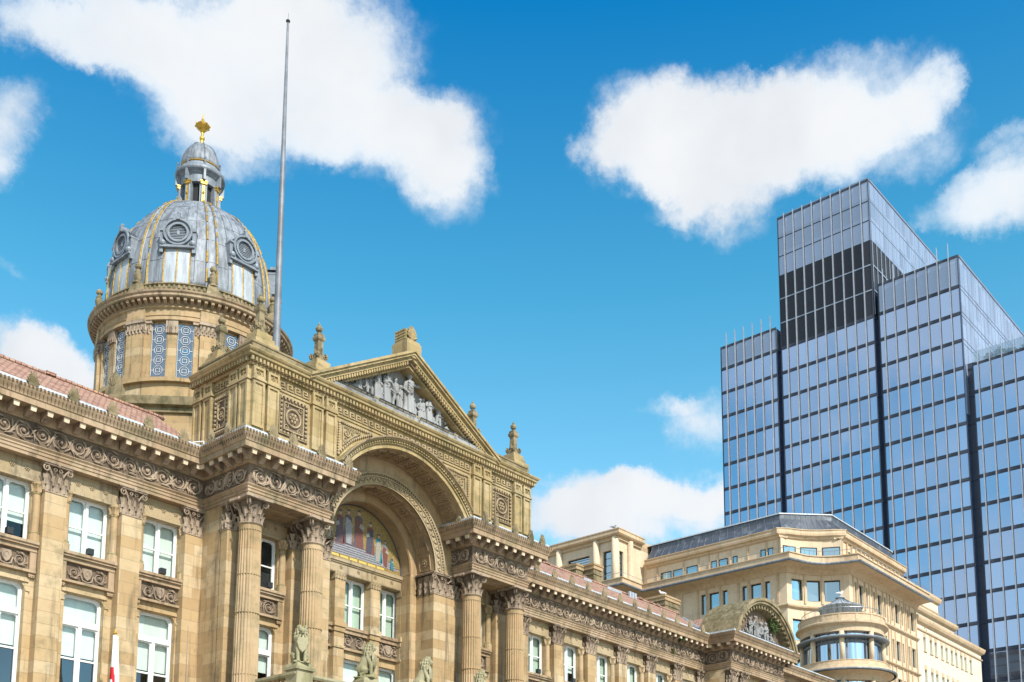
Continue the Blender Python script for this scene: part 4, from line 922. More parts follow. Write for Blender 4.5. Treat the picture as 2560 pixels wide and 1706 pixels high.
# sculpted figures
def figure(*a, **k):
    MB.SCULPT = True; r = figure_(*a, **k); MB.SCULPT = False; return r
def figure_(h, pose='stand', seed=0, arm=0, robe=True):
    """draped statue of height h facing -y, feet at the origin"""
    rnd = random.Random(seed); mb = MB(); k = h/1.8; V = lambda x, y, z: Vector((x*k, y*k, z*k))
    hipz, shz = .98, 1.45; tilt = rnd.uniform(-.06, .06)
    if pose == 'stand':
        for s in (-1, 1):
            mb.tube([V(s*.14, .02, .03), V(s*.13, -.02 if s > 0 else .05, .5), V(s*.09, 0, hipz)], [.075*k, .085*k, .13*k], 8); mb.ball(V(s*.14, -.07, .04), (.06*k, .13*k, .05*k), 6, 4)
        if seed % 3 != 1:
            n = 36; rings = []
            for z, r in ((.06, .30), (.35, .26), (.7, .23), (hipz, .20), (1.2, .17)):
                rings.append([V(r*(1+.16*sin(6*t+seed+z*2))*cos(t), r*.75*(1+.16*sin(6*t+seed+z*2))*sin(t), z) for t in [2*pi*q/n for q in range(n)]])
            mb.loft(rings)
        top = V(tilt, 0, shz); mb.tube([V(0, 0, hipz-.05), V(tilt*.5, -.02, 1.2), top], [.18*k, .165*k, .19*k], 8)
    elif pose == 'sit':
        mb.tube([V(0, .05, .45), V(tilt, 0, .75), V(tilt, 0, .98)], [.2*k, .17*k, .19*k], 8); hipz = .45; shz = .98
        for s in (-1, 1): mb.tube([V(s*.12, 0, .45), V(s*.15, -.35, .48), V(s*.16, -.36, .05)], [.13*k, .10*k, .07*k], 8)
        mb.box(-.3*k, .3*k, -.1*k, .3*k, 0, .4*k)
    else:                                                # recline, head towards +x * arm
        s = arm or 1
        mb.tube([V(0, 0, .2), V(s*.4, 0, .42), V(s*.55, 0, .6)], [.2*k, .17*k, .17*k], 8)
        mb.tube([V(0, 0, .18), V(-s*.45, -.1, .42), V(-s*.85, 0, .10)], [.17*k, .11*k, .07*k], 8); mb.tube([V(0, .05, .15), V(-s*.5, .05, .15), V(-s*1.0, 0, .07)], [.16*k, .11*k, .06*k], 8)
        mb.ball(V(s*.62, -.05, .85), (.10*k, .11*k, .13*k), 8, 6); mb.tube([V(s*.5, 0, .6), V(s*.75, -.1, .3), V(s*.85, -.1, .05)], [.07*k, .055*k, .045*k], 6)
        return mb
    hz = shz+.2
    mb.tube([V(tilt, 0, shz-.03), V(tilt, -.01, hz-.06)], [.07*k, .06*k], 8); mb.ball(V(tilt, -.02, hz+.04), (.095*k, .11*k, .13*k), 10, 7); mb.ball(V(tilt, .03, hz+.08), (.11*k, .11*k, .11*k), 8, 6)
    mb.ball(V(tilt, -.13, hz+.03), (.02*k, .03*k, .03*k), 5, 4)
    for s in (-1, 1):
        sh = V(tilt+s*.19, 0, shz-.04)
        if arm == s: el, ha = V(tilt+s*.48, -.05, shz-.02), V(tilt+s*.82, -.08, shz-.02)
        elif arm == 2: el, ha = V(tilt+s*.27, -.08, shz-.32), V(tilt+s*.05, -.2, shz-.25)
        else: el, ha = V(tilt+s*.28, .02, shz-.33), V(tilt+s*.22, -.16, shz-.52)
        mb.tube([sh, el, ha], [.07*k, .055*k, .04*k], 7); mb.ball(ha, .05*k, 6, 4)
    for j in range(4):                                   # folds of cloth over the chest
        a = rnd.uniform(-.2, .2); mb.tube([V(-.15, -.13, shz-.05-.1*j), V(a*.5, -.2, shz-.2-.1*j), V(.14, -.12, shz-.12-.12*j)], .022*k, 5)
    return mb
TY = bpy.data.objects.new('pediment_sculpture', None)
mb = MB(); mb.box(32.6, 42.9, 39.62, 40.18, 27.02, 27.08); TY = part(mb, 'pediment_sculpture', 'marble', CH)
for i, (x, h, pose, arm) in enumerate(((38.1, 2.35, 'stand', 1), (37.2, 1.75, 'stand', 0), (36.55, 1.95, 'stand', 2), (35.95, 1.9, 'stand', 0), (35.2, 1.6, 'sit', 0), (34.75, 1.35, 'stand', 2), (34.15, 1.25, 'recline', 1), (33.2, .8, 'recline', 1), (38.95, 1.3, 'stand', 0), (39.55, 1.65, 'stand', 2), (40.25, 1.5, 'stand', -1), (41.15, 1.25, 'recline', -1), (42.1, .8, 'recline', -1), (36.2, 1.1, 'stand', 0), (41.6, .6, 'sit', 0), (33.7, .7, 'sit', 0), (36.85, 1.75, 'stand', 2), (37.65, 1.6, 'stand', 0), (35.6, 1.55, 'stand', 2), (38.55, 1.7, 'sit', 1), (39.25, 1.5, 'stand', 0), (40.0, 1.3, 'sit', 0), (40.7, 1.15, 'stand', 2), (34.45, 1.1, 'stand', 0), (41.4, .8, 'stand', 0), (32.95, .5, 'sit', 0))):
    o = figure(h, pose, i, arm).build('figure', 'marble', TY, rm=.022); o.location = (x, 39.86 if i < 16 else 40.02, 27.06)
mb = MB()
for k in range(26):
    x = 32.9+k*.40; mb.box(x-.012, x+.012, 39.35, 39.37, 26.86, 27.05)
    if k < 25 and k % 7 != 6: mb.box(x, x+.41, 39.33, 39.37, 27.03, 27.08)
part(mb, 'bird_rail', 'black', CH)
mb = MB(); mb.box(XC-.50, XC+.50, 39.15, 40.25, 29.9, 30.72); mb.box(XC-.44, XC+.44, 39.2, 40.2, 30.72, 30.84); mb.box(XC-.36, XC+.36, 39.4, 40.15, 30.84, 31.45)
for k in range(4): mb.box(XC-.40, XC+.40, 39.45, 40.18, 30.92+.15*k, 31.0+.15*k)
G = FRONT(39.34)
for k in range(9):
    t = pi*(.08+.84*k/8); mb.tube([G(XC, 30.92, 0), G(XC+cos(t)*.28, 30.98+sin(t)*.4, .04), G(XC+cos(t)*.34, 31.0+sin(t)*.66, 0)], [.04, .06, .03], 5)
part(mb, 'apex_ornament', 'attic', CH)
# ---------------------------------------------------------------- roofs
def tile_roof(x0, x1, hip=None, lab=None):
    mb = MB(); ye, ze, yr, zr = 42.25, 22.5, 47.0, 25.8
    mb.hexa([(x0, ye, ze), (x1, ye, ze), (x1 if not hip else hip, yr, zr), (x0, yr, zr)], [(x0, 2*yr-ye, ze), (x1, 2*yr-ye, ze), (x1 if not hip else hip, yr+.01, zr), (x0, yr+.01, zr)])
    o = part(mb, 'roof', 'tile', CH)
    r = MB(); x = x0; xe = hip or x1; rnd = random.Random(4)
    while x < xe:
        L = .46; dz = rnd.uniform(-.01, .015)
        if rnd.random() < .12: r.box(x, x+L, yr-.13, yr+.13, zr+.02, zr+.15)
        else: r.lathe(0, 0, [(0, 0)], 3) if False else r.tube([(x, yr, zr+dz), (x+L-.02, yr, zr+dz+.015)], .12, 8)
        x += L
    r.build('ridge_tiles', 'tile', o); return o
tile_roof(8, 28.3); tile_roof(47.2, 71.0, 73.9)
mb = MB(); mb.hexa([(70.3, 42.2, 22.55), (75.2, 42.2, 25.35), (80.2, 42.2, 22.55)], [(70.3, 56, 22.55), (75.2, 56, 25.35), (80.2, 56, 22.55)]); part(mb, 'roof', 'tile_y', CH)
mb = MB(); mb.tube([(70.75, 42.25, 22.72), (72.3, 44.3, 24.0), (73.85, 46.3, 25.28)], .12, 5); part(mb, 'valley_gutter', 'mastic', CH)
mb = MB(); mb.box(8, 95, 44.7, 60, 0, 22.3); part(mb, 'rear_block', 'stone_plain', CH)
def chimney(x0, x1, y0, y1, z1, pots=2):
    mb = MB(); mb.box(x0, x1, y0, y1, 24, z1-.45); mb.box(x0-.05, x1+.05, y0-.05, y1+.05, z1-.85, z1-.78); mb.box(x0-.04, x1+.04, y0-.04, y1+.04, z1-1.35, z1-1.3)
    o = part(mb, 'chimney', 'mossy', CH); mb = MB(); mb.box(x0-.07, x1+.07, y0-.07, y1+.07, z1-.45, z1-.2); mb.box(x0-.12, x1+.12, y0-.12, y1+.12, z1-.2, z1-.08); mb.box(x0-.02, x1+.02, y0-.02, y1+.02, z1-.08, z1); mb.build('chimney_cap', 'stone_plain', o); return o
chimney(63.3, 64.25, 47.0, 48.9, 27.25); chimney(62.45, 63.2, 47.9, 49.3, 27.2); c2_ = chimney(72.45, 74.45, 47.0, 49.8, 27.0)
mb = MB(); mb.loft([[(74.9+.9*cos(t), 47.9+.5*sin(t), 26.25) for t in (0.5, 2, 3.5, 5)], [(74.95+.1*cos(t), 47.9+.1*sin(t), 26.7) for t in (0.5, 2, 3.5, 5)]]); mb.box(74.5, 75.2, 47.7, 48.1, 26.0, 26.26); mb.build('cowl', 'black', c2_)
mb = MB(); mb.box(61.6, 62.5, 46.55, 46.75, 25.25, 25.65); mb.box(64.3, 66.0, 46.5, 46.6, 25.35, 25.62)
for k in range(3): mb.box(67.15+k*.33, 67.4+k*.33, 46.6, 46.75, 25.35, 25.95)
parts(mb, 'flashing', 'mastic', CH)
# ---------------------------------------------------------------- end pavilion: segmental pediment
EX, EZ, ER = 75.2, 20.92, 4.95     # circle of the segment
a0 = math.asin((22.5-EZ)/ER)
mb = MB()
def ering(mb, r0, r1, y, d, n=36, b0=a0):
    for k in range(n):
        t0, t1 = b0+(pi-2*b0)*k/n, b0+(pi-2*b0)*(k+1)/n
        P = lambda r, t, yy: (EX+r*cos(t), yy, EZ+r*sin(t))
        mb.hexa([P(r0, t0, y), P(r1, t0, y), P(r1, t1, y), P(r0, t1, y)], [P(r0, t0, y+d), P(r1, t0, y+d), P(r1, t1, y+d), P(r0, t1, y+d)])
ering(mb, 4.72, 4.95, 39.72, .4); ering(mb, 4.52, 4.72, 39.82, .4); ering(mb, 4.40, 4.53, 39.95, .5); ering(mb, 4.15, 4.40, 40.3, .4)
for k in range(25):
    t = a0+(pi-2*a0)*(k+.5)/25; c = Vector((EX+4.27*cos(t), 0, EZ+4.27*sin(t))); u = Vector((cos(t), 0, sin(t)))*.10; v = Vector((-sin(t), 0, cos(t)))*.09; q = [c-u-v, c+u-v, c+u+v, c-u+v]
    mb.hexa([p+Vector((0, 39.98, 0)) for p in q], [p+Vector((0, 40.35, 0)) for p in q])
part(mb, 'segmental_pediment', 'mossy', CH)
mb = MB(); ering(mb, 4.6, 4.93, 40.1, 2.9)
part(mb, 'barrel_roof', 'mossy', CH)
mb = MB(); pts = [(EX+4.3*cos(t), 40.62, EZ+4.3*sin(t)) for t in [a0+(pi-2*a0)*k/24 for k in range(25)]]; mb.hexa(pts, [(x, y+.2, z) for x, y, z in pts]); part(mb, 'tympanum', 'carved_dark', CH)
mb = MB(); mb.box(71.6, 78.8, 40.15, 40.6, 22.5, 22.62); TE = part(mb, 'pediment_sculpture', 'marble', CH)
for i, (x, h, pose, arm) in enumerate(((73.0, 1.3, 'sit', 2), (73.7, 1.65, 'stand', 2), (74.5, 1.9, 'stand', 0), (75.25, 2.15, 'sit', 1), (76.0, 1.7, 'stand', 2), (76.75, 1.35, 'sit', -1), (77.4, 1.2, 'recline', -1), (72.6, .8, 'sit', 0), (78.0, .7, 'recline', -1))):
    o = figure(h, pose, 30+i, arm).build('figure', 'marble', TE, rm=.03); o.location = (x, 40.4, 22.6)
mb = MB()
for k in range(17):
    x = 71.7+k*.42; mb.box(x-.012, x+.012, 39.98, 40.0, 22.5, 22.75)
    if k < 16: mb.box(x, x+.43, 39.96, 40.0, 22.73, 22.78)
part(mb, 'bird_rail', 'black', CH)
for x in (71.75, 73.3, 77.1, 78.65): copy_tree(pl, CH, (x, -2.08, 0))
mb = MB(); FRONT(41.2).wall(mb, 71.2, 79.2, 0, 20.1, [(74.3, 76.1, 11, 19)], .4); mb.box(71.2, 71.3, 41.2, 43.3, 0, 20.1); part(mb, 'wall', 'stone', CH)
# ---------------------------------------------------------------- the dome
DX, DY = 37.75, 59.0
def dl(mb, prof, n=72): mb.lathe(DX, DY, prof, n)
mb = MB(); R8 = 7.1
oc = lambda r, z: [(DX+r*cos(pi/8+k*pi/4), DY+r*sin(pi/8+k*pi/4), z) for k in range(8)]
mb.loft([oc(R8-.1, 22), oc(R8-.1, 29.9)]); PO = part(mb, 'dome_podium', 'stone', CH)
mb = MB(); mb.loft([oc(R8-.1, 29.9), oc(R8+.05, 29.95), oc(R8+.05, 30.2), oc(R8+.32, 30.3), oc(R8+.38, 30.72), oc(R8+.30, 30.8), oc(R8-.6, 30.95)]); mb.build('podium_cornice', 'mossy', PO)
for k in range(8):
    t = pi/8+k*pi/4; mb = MB(); c = Vector((DX+(R8+.05)*cos(t), DY+(R8+.05)*sin(t), 0)); n = Vector((cos(t), sin(t), 0)); F = Fr(c, (-sin(t), cos(t), 0), n)
    F.box(mb, -.45, .45, 30.7, 31.3, -.4, .15); mb.loft([[F(-.4, 31.3, -.35), F(.4, 31.3, -.35), F(.4, 31.3, .1), F(-.4, 31.3, .1)], [F(-.32, 31.9, -.2), F(.32, 31.9, -.2), F(.32, 31.9, 0), F(-.32, 31.9, 0)], [F(-.05, 32.25, -.12), F(.05, 32.25, -.12), F(.05, 32.25, -.05), F(-.05, 32.25, -.05)]])
    for j in range(5): q = pi*(.1+.8*j/4); mb.tube([F(0, 31.35, .12), F(.38*cos(q), 31.45+.55*sin(q), .02)], .04, 4)
    mb.build('acroterion', 'mossy', PO)
mb = MB(); dl(mb, [(5.55, 30.8), (5.55, 32.2), (5.78, 32.22), (5.78, 32.45), (5.45, 32.5), (5.2, 32.62), (5.2, 36.1), (4.9, 36.1)]); DR = part(mb, 'drum', 'stone', CH)
for k in range(8):                                       # piers, windows, mullions
    ac = -pi/2 + pi/8 + k*pi/4                           # pier centres
    def pol(a, r, z): return (DX+r*cos(a), DY+r*sin(a), z)
    mb = MB(); hw = radians(9.4)
    def arcbox(mb, a, h, r0, r1, z0, z1, n=5):
        A = [a-h+2*h*j/n for j in range(n+1)]
        mb.loft([[pol(t, r1, z0) for t in A]+[pol(t, r0, z0) for t in A[::-1]], [pol(t, r1, z1) for t in A]+[pol(t, r0, z1) for t in A[::-1]]])
    arcbox(mb, ac, hw, 5.0, 5.42, 32.5, 35.25); arcbox(mb, ac, radians(6), 5.0, 5.60, 32.5, 35.25); arcbox(mb, ac, radians(6.6), 5.0, 5.68, 32.5, 32.8); arcbox(mb, ac, hw+.01, 5.0, 5.50, 32.5, 32.78)
    o = mb.build('drum_pier', 'stone', DR); mb = MB(); arcbox(mb, ac, radians(6.6), 5.0, 5.66, 35.9, 36.08); arcbox(mb, ac, hw+.012, 5.0, 5.48, 35.9, 36.08); arcbox(mb, ac, radians(6), 5, 5.58, 35.25, 35.9); arcbox(mb, ac, hw, 5, 5.4, 35.25, 35.9)
    for j in range(8):
        a = ac-hw+2*hw*(j+.5)/8; rr = 5.6 if abs(a-ac) < radians(6) else 5.42; F = Fr((DX+rr*cos(a), DY+rr*sin(a), 0), (-sin(a), cos(a), 0), (cos(a), sin(a), 0)); leafm(mb, F, 0, 35.26, .2, .34, .08, -.02); leafm(mb, F, .1, 35.42, .18, .42, .1, -.02)
    mb.build('drum_capital', 'carved', o)
    am = ac+pi/8; mb = MB(); arcbox(mb, am, radians(3.1), 5.0, 5.36, 32.5, 35.3, 2); o = mb.build('drum_mullion', 'stone', DR); mb = MB(); arcbox(mb, am, radians(3.6), 5, 5.46, 35.3, 36.08, 2)
    for j in range(3):
        a = am+radians(-2.4+2.4*j); F = Fr((DX+5.42*cos(a), DY+5.42*sin(a), 0), (-sin(a), cos(a), 0), (cos(a), sin(a), 0)); leafm(mb, F, 0, 35.32, .2, .4, .08, -.02)
    mb.build('drum_capital', 'carved', o)
    for sg in (-1, 1):
        a = am+sg*radians(8.1); F = Fr((DX+5.205*cos(a), DY+5.205*sin(a), 0), (-sin(a), cos(a), 0), (cos(a), sin(a), 0)); w = .47
        mb = MB(); F.box(mb, -w, w, 32.6, 35.95, 0, .02); o = mb.build('drum_window', 'drum_glass', DR); mb = MB(); F.box(mb, -w, w, 35.85, 36.1, .0, .05)
        q = MB()
        def bar(a_, b_): q.tube([F(*a_, .05), F(*b_, .05)], .013, 4)
        for x in (-w+.05, w-.05, -.27, .27): bar((x, 32.65), (x, 35.9)) if abs(x) > .3 else None
        for j in range(5):
            z = 32.85+j*.62
            pts = [(-.12, z-.0), (.12, z), (.25, z+.14), (.25, z+.36), (.12, z+.5), (-.12, z+.5), (-.25, z+.36), (-.25, z+.14)]
            for i in range(8): bar(pts[i], pts[(i+1) % 8])
            bar((-.12, z+.14), (.12, z+.14)); bar((-.12, z+.36), (.12, z+.36)); bar((-.12, z+.14), (-.12, z+.36)); bar((.12, z+.14), (.12, z+.36))
            bar((-.25, z+.25), (-w+.05, z+.25)); bar((.25, z+.25), (w-.05, z+.25))
        q.build('leading', 'white', o)
mb = MB(); dl(mb, [(4.9, 36.08), (5.52, 36.08), (5.52, 36.3), (5.56, 36.32), (5.50, 36.34), (5.50, 36.72), (5.62, 36.80), (5.62, 36.88), (5.5, 36.9), (4.9, 36.9)])
for k in range(8):
    a = -pi/2+pi/8+k*pi/4
    arcbox(mb, a, radians(6.2), 5.3, 5.66, 36.09, 36.31); arcbox(mb, a, radians(6), 5.3, 5.62, 36.31, 36.73)
mb.build('drum_entablature', 'stone_plain', DR)
mb = MB(); dl(mb, [(5.0, 36.9), (5.62, 36.9), (5.62, 37.22), (6.0, 37.24), (6.06, 37.30), (6.06, 37.42), (6.14, 37.5), (6.17, 37.6), (5.6, 37.72), (5.0, 37.72)], 96)
for k in range(96):
    a = 2*pi*k/96; F = Fr((DX+5.6*cos(a), DY+5.6*sin(a), 0), (-sin(a), cos(a), 0), (cos(a), sin(a), 0)); mb.hexa([F(-.09, 37.22, 0), F(.09, 37.22, 0), F(.09, 36.92, 0), F(-.09, 36.92, 0)], [F(-.09, 37.22, .36), F(.09, 37.22, .36), F(.09, 37.08, .34), F(-.09, 37.08, .34)])
mb.build('drum_cornice', 'cornice', DR)
mb = MB(); dl(mb, [(5.0, 37.7), (5.45, 37.72), (5.45, 38.0), (5.38, 38.05), (5.38, 38.3), (5.48, 38.33), (5.48, 38.4), (5.0, 38.42)], 96)
for k in range(120):
    a = 2*pi*k/120; F = Fr((DX+5.38*cos(a), DY+5.38*sin(a), 0), (-sin(a), cos(a), 0), (cos(a), sin(a), 0)); F.box(mb, -.06, .06, 38.08, 38.28, 0, .06)
mb.build('dome_parapet', 'mossy', DR)
for k in range(8):
    a = -pi/2+pi/8+k*pi/4; mb = MB(); c = (DX+5.6*cos(a), DY+5.6*sin(a)); F = Fr((c[0], c[1], 0), (-sin(a), cos(a), 0), (cos(a), sin(a), 0))
    mb.loft([[F(-.42, 37.6, -.3), F(.42, 37.6, -.3), F(.42, 37.6, .3), F(-.42, 37.6, .3)], [F(-.3, 38.35, -.2), F(.3, 38.35, -.2), F(.3, 38.35, .2), F(-.3, 38.35, .2)]])
    mb.lathe(c[0], c[1], [(.3, 38.35), (.28, 38.45), (.16, 38.52), (.2, 38.65), (.24, 38.9), (.17, 39.0), (.2, 39.1), (.13, 39.2), (.1, 39.26), (.19, 39.36), (.21, 39.48), (.13, 39.6), (.03, 39.66)], 10)
    mb.build('urn', 'mossy', DR)
def drad(z): 
    t = max(0, min(1, (z-38.5)/7.55)); return 1.32+(5.12-1.32)*(1-t**2.25)**.62 if t < 1 else 1.32
zs = [38.4+7.55*(sin(pi/2*j/28)) for j in range(29)]
mb = MB(); mb.smooth = True; dl(mb, [(drad(z), z) for z in zs]); DO = part(mb, 'dome', 'lead', CH)
mb = MB(); mb2 = MB()
for k in range(48):                                      # standing seams and lap joints
    a = 2*pi*k/48+.065; mb.tube([(DX+(drad(z)+.0)*cos(a), DY+(drad(z))*sin(a), z) for z in zs[1:-1:2]], .028, 4)
    for j in range(4, 26, 4):
        z = zs[j]+.2*((k*7) % 3)*.4; b = a+2*pi/48
        mb.tube([(DX+(drad(z)+.004)*cos(a+(b-a)*q/2), DY+(drad(z)+.004)*sin(a+(b-a)*q/2), z) for q in range(3)], .016, 4)
mb.build('lead_seams', 'lead_dark', DO)
for k in range(8):
    for sg in (-1, 1):
        a = -pi/2+pi/8+k*pi/4+sg*radians(3.3); mb = MB(); pts = [(DX+(drad(z)+.04)*cos(a), DY+(drad(z)+.04)*sin(a), z) for z in zs[:-2]]
        mb.tube(pts, .075, 6); o = mb.build('dome_rib', 'lead', DO); mb = MB(); rnd = random.Random(k*3+sg)
        for j in range(len(pts)-1):
            if rnd.random() < .82: mb.tube([Vector(pts[j])+Vector((cos(a), sin(a), .2))*.07, Vector(pts[j+1])+Vector((cos(a), sin(a), .2))*.06], .055, 5)
        mb.build('gilt_strip', 'gold', o)
    ad = -pi/2+k*pi/4                                    # pale panels below each dormer with gilt edges
    mb = MB(); n = 6
    for q in (-1, 0):
        A = [ad+radians(8.4)*(q+j/n)+(.004 if q == 0 else 0) for j in range(n+1)]; A[-1] -= .006
        mb.loft([[(DX+(drad(z)+.025)*cos(t), DY+(drad(z)+.025)*sin(t), z) for t in A] for z in [38.55+2.35*j/6 for j in range(7)]], closed=False, cap=False)
    mb.build('pale_panel', 'lead_new', DO); mb = MB()
    for q in (-1, 0, 1):
        a = ad+radians(8.4)*q; mb.tube([(DX+(drad(z)+.035)*cos(a), DY+(drad(z)+.035)*sin(a), z) for z in [38.5+2.4*j/6 for j in range(7)]], .04, 5)
    mb.build('gilt_strip', 'gold', DO)
def dormer():
    """round louvred lucarne; local frame: +x outwards from the dome axis"""
    F = Fr((5.12, 0, 0), (0, 1, 0), (1, 0, 0)); zc = 41.75; mb = MB(); n = 24; P = lambda r, t, d: F(r*cos(t), zc+r*sin(t), d)
    for k in range(n):
        t0, t1 = 2*pi*k/n, 2*pi*(k+1)/n
        for r0, r1, d0, d1 in ((.50, .62, -.5, .06), (.62, .74, -.8, -.02), (.74, .84, -1.2, .10)):
            mb.hexa([P(r0, t0, d1), P(r1, t0, d1), P(r1, t1, d1), P(r0, t1, d1)], [P(r0, t0, d0), P(r1, t0, d0), P(r1, t1, d0), P(r0, t1, d0)])
    F.box(mb, -1.0, 1.0, 40.78, 40.92, -.7, .08)
    for s in (-1, 1):
        F.box(mb, s*.93-.1, s*.93+.1, 40.5, 41.9, -.9, -.02); F.box(mb, s*.88-.17, s*.88+.17, 41.8, 41.92, -.9, .05); mb.ball(F(s*.86, 41.05, 0), (.2, .2, .2), 8, 6)
        F.box(mb, s*.72-.3, s*.72+.3, 40.9, 41.2, -.9, -.04)
    F.box(mb, -.11, .11, 42.5, 42.85, -.5, .16); mb.ball(F(0, 42.95, 0), .12, 6, 4)
    mb.add([P(.84, pi*j/12, -.01) for j in range(13)]+[P(.84, pi*j/12, -2.2) for j in range(13)], [(j, j+1, 14+j, 13+j) for j in range(12)])
    o = part(mb, 'dormer', 'leadgrey', DO); mb = MB(); pts = [P(.5, 2*pi*k/n, -.18) for k in range(n)]; mb.add(pts, [tuple(range(n))]); mb.mi = 1
    for j in range(-4, 5):
        z = j*.10; w = sqrt(max(.01, .5**2-z*z)); F.box(mb, -w, w, zc+z-.022, zc+z+.022, -.16, -.06)
    F.box(mb, -.07, .07, zc-.13, zc+.13, -.1, -.03); mb.build('louvre', ['dark', 'steel'], o); return o
dm = dormer(); dm.location = (DX, DY, 0); dm.rotation_euler = (0, 0, -pi/2)
for k in range(1, 8): copy_tree(dm, DO, (DX, DY, 0), -pi/2+k*pi/4)
# lantern
mb = MB(); dl(mb, [(1.35, 45.7), (1.45, 45.85), (1.40, 46.0), (1.28, 46.05), (1.25, 46.12), (1.0, 46.15)], 24); dl(mb, [(.5, 46.1), (.5, 47.9)], 12)
dl(mb, [(1.0, 47.75), (1.22, 47.75), (1.22, 48.3), (1.30, 48.34), (1.30, 48.42), (1.52, 48.52), (1.56, 48.60), (1.56, 48.72), (1.45, 48.86), (1.28, 49.0), (1.24, 49.15), (1.0, 49.2)], 36)
for k in range(8):
    a = -pi/2+pi/8+k*pi/4; arcbox(mb, a, radians(10.5), .95, 1.26, 46.05, 47.76, 3)
    for d in (-.09, .09): mb.tube([(DX+1.28*cos(a+d*1.0), DY+1.28*sin(a+d), 46.1), (DX+1.28*cos(a+d), DY+1.28*sin(a+d), 47.7)], .05, 6)
    F = Fr((DX+1.24*cos(a), DY+1.24*sin(a), 0), (-sin(a), cos(a), 0), (cos(a), sin(a), 0)); F.box(mb, -.07, .07, 47.8, 48.5, 0, .28)
LA = part(mb, 'lantern', 'leadgrey', CH)
mb = MB(); dl(mb, [(.97, 46.1), (.97, 47.8)], 24); mb.build('lantern_opening', 'dark', LA)
mb = MB()
for k in range(8):
    a = -pi/2+pi/8+k*pi/4; F = Fr((DX+1.26*cos(a), DY+1.26*sin(a), 0), (-sin(a), cos(a), 0), (cos(a), sin(a), 0)); F.box(mb, -.19, .19, 47.56, 47.70, -.1, .12); F.box(mb, -.23, .23, 47.70, 47.76, -.1, .15); F.box(mb, -.07, .07, 46.25, 47.56, 0, .04); mb.ball(F(0, 47.0, .06), (.07, .07, .14), 6, 4); mb.ball(F(0, 46.35, .08), (.08, .08, .12), 6, 4)
    mb.tube([(DX+(1.235*cos(pi/2*j/9)+.0)*cos(a), DY+1.235*cos(pi/2*j/9)*sin(a), 49.2+1.9*sin(pi/2*j/9)) for j in range(2)], .03, 4)
dl(mb, [(1.24, 49.2), (1.27, 49.25), (1.24, 49.29), (1.1, 49.29)], 32)
mb.build('gilding', 'gold', LA)
mb = MB(); mb.smooth = True; dl(mb, [(1.23*cos(pi/2*j/10)+.1*(j/10)**3, 49.2+1.85*sin(pi/2*j/10)) for j in range(11)], 32); mb.build('cupola', 'lead', LA)
mb = MB()
for k in range(8):
    a = -pi/2+pi/8+k*pi/4; mb.tube([(DX+(1.25*cos(pi/2*j/10)+.1*(j/10)**3)*cos(a), DY+(1.25*cos(pi/2*j/10)+.1*(j/10)**3)*sin(a), 49.2+1.87*sin(pi/2*j/10)) for j in range(11)], .035, 5)
    c = (DX+1.42*cos(a), DY+1.42*sin(a)); mb.lathe(c[0], c[1], [(.09, 48.8), (.05, 48.95), (.08, 49.1), (.04, 49.2), (.08, 49.3), (.02, 49.42)], 6)
mb.build('cupola_rib', 'lead_dark', LA)
mb = MB(); dl(mb, [(.22, 51.02), (.24, 51.12), (.12, 51.2), (.10, 51.4), (.16, 51.5), (.16, 51.6), (.08, 51.7), (.08, 51.95), (.13, 52.0), (.2, 52.1), (.42, 52.33), (.46, 52.42), (.34, 52.55), (.14, 52.68), (.08, 52.8), (.10, 52.87), (.04, 52.95), (.02, 53.3)], 16)
for k in range(8): t = k*pi/4; mb.ball((DX+.46*cos(t), DY+.46*sin(t), 52.42), .06, 5, 4)
mb.build('finial', 'gold', LA)
# ---------------------------------------------------------------- balcony over the porch
mb = MB(); mb.box(28.4, 47.1, 36.25, 39.15, 10.4, 10.9); mb.box(28.9, 46.6, 36.6, 39.1, 0, 10.4); part(mb, 'porch', 'stone', CH)
LX = [29.25, 32.9, 36.4, 40.1, 43.6, 46.2]
mb = MB(); BP = [(28.9, 39.1), (28.9, 36.6), (46.6, 36.6), (46.6, 39.1)]
mb.sweep(BP, [(-.22, 11.72), (.08, 11.72), (.14, 11.80), (.14, 11.90), (-.22, 11.94)]); mb.sweep(BP, [(-.22, 10.9), (.08, 10.9), (.08, 11.1), (-.22, 11.1)])
for x in LX:
    mb.box(x-.42, x+.42, 36.42, 37.12, 10.92, 12.0); mb.box(x-.5, x+.5, 36.34, 37.2, 12.0, 12.12); mb.loft([[(x-.46, 36.38, 12.12), (x+.46, 36.38, 12.12), (x+.46, 37.16, 12.12), (x-.46, 37.16, 12.12)], [(x-.36, 36.46, 12.3), (x+.36, 36.46, 12.3), (x+.36, 37.08, 12.3), (x-.36, 37.08, 12.3)]])
part(mb, 'balustrade', 'lionstone', CH)
bal = MB(); bal.lathe(0, 0, [(.1, 11.1), (.1, 11.15), (.06, 11.2), (.11, 11.35), (.1, 11.42), (.055, 11.6), (.08, 11.68), (.1, 11.72)], 8); bo = part(bal, 'baluster', 'stone_plain', CH); first = True
k = 0; x = 30.0
while x < 46:
    if min(abs(x-q) for q in LX) > .5:
        if first: bo.location = (x, 36.67, 0); first = False
        else: copy_tree(bo, CH, (x, 36.67, 0))
    x += .3
for j in range(6): copy_tree(bo, CH, (28.97, 37.5+.27*j, 0))
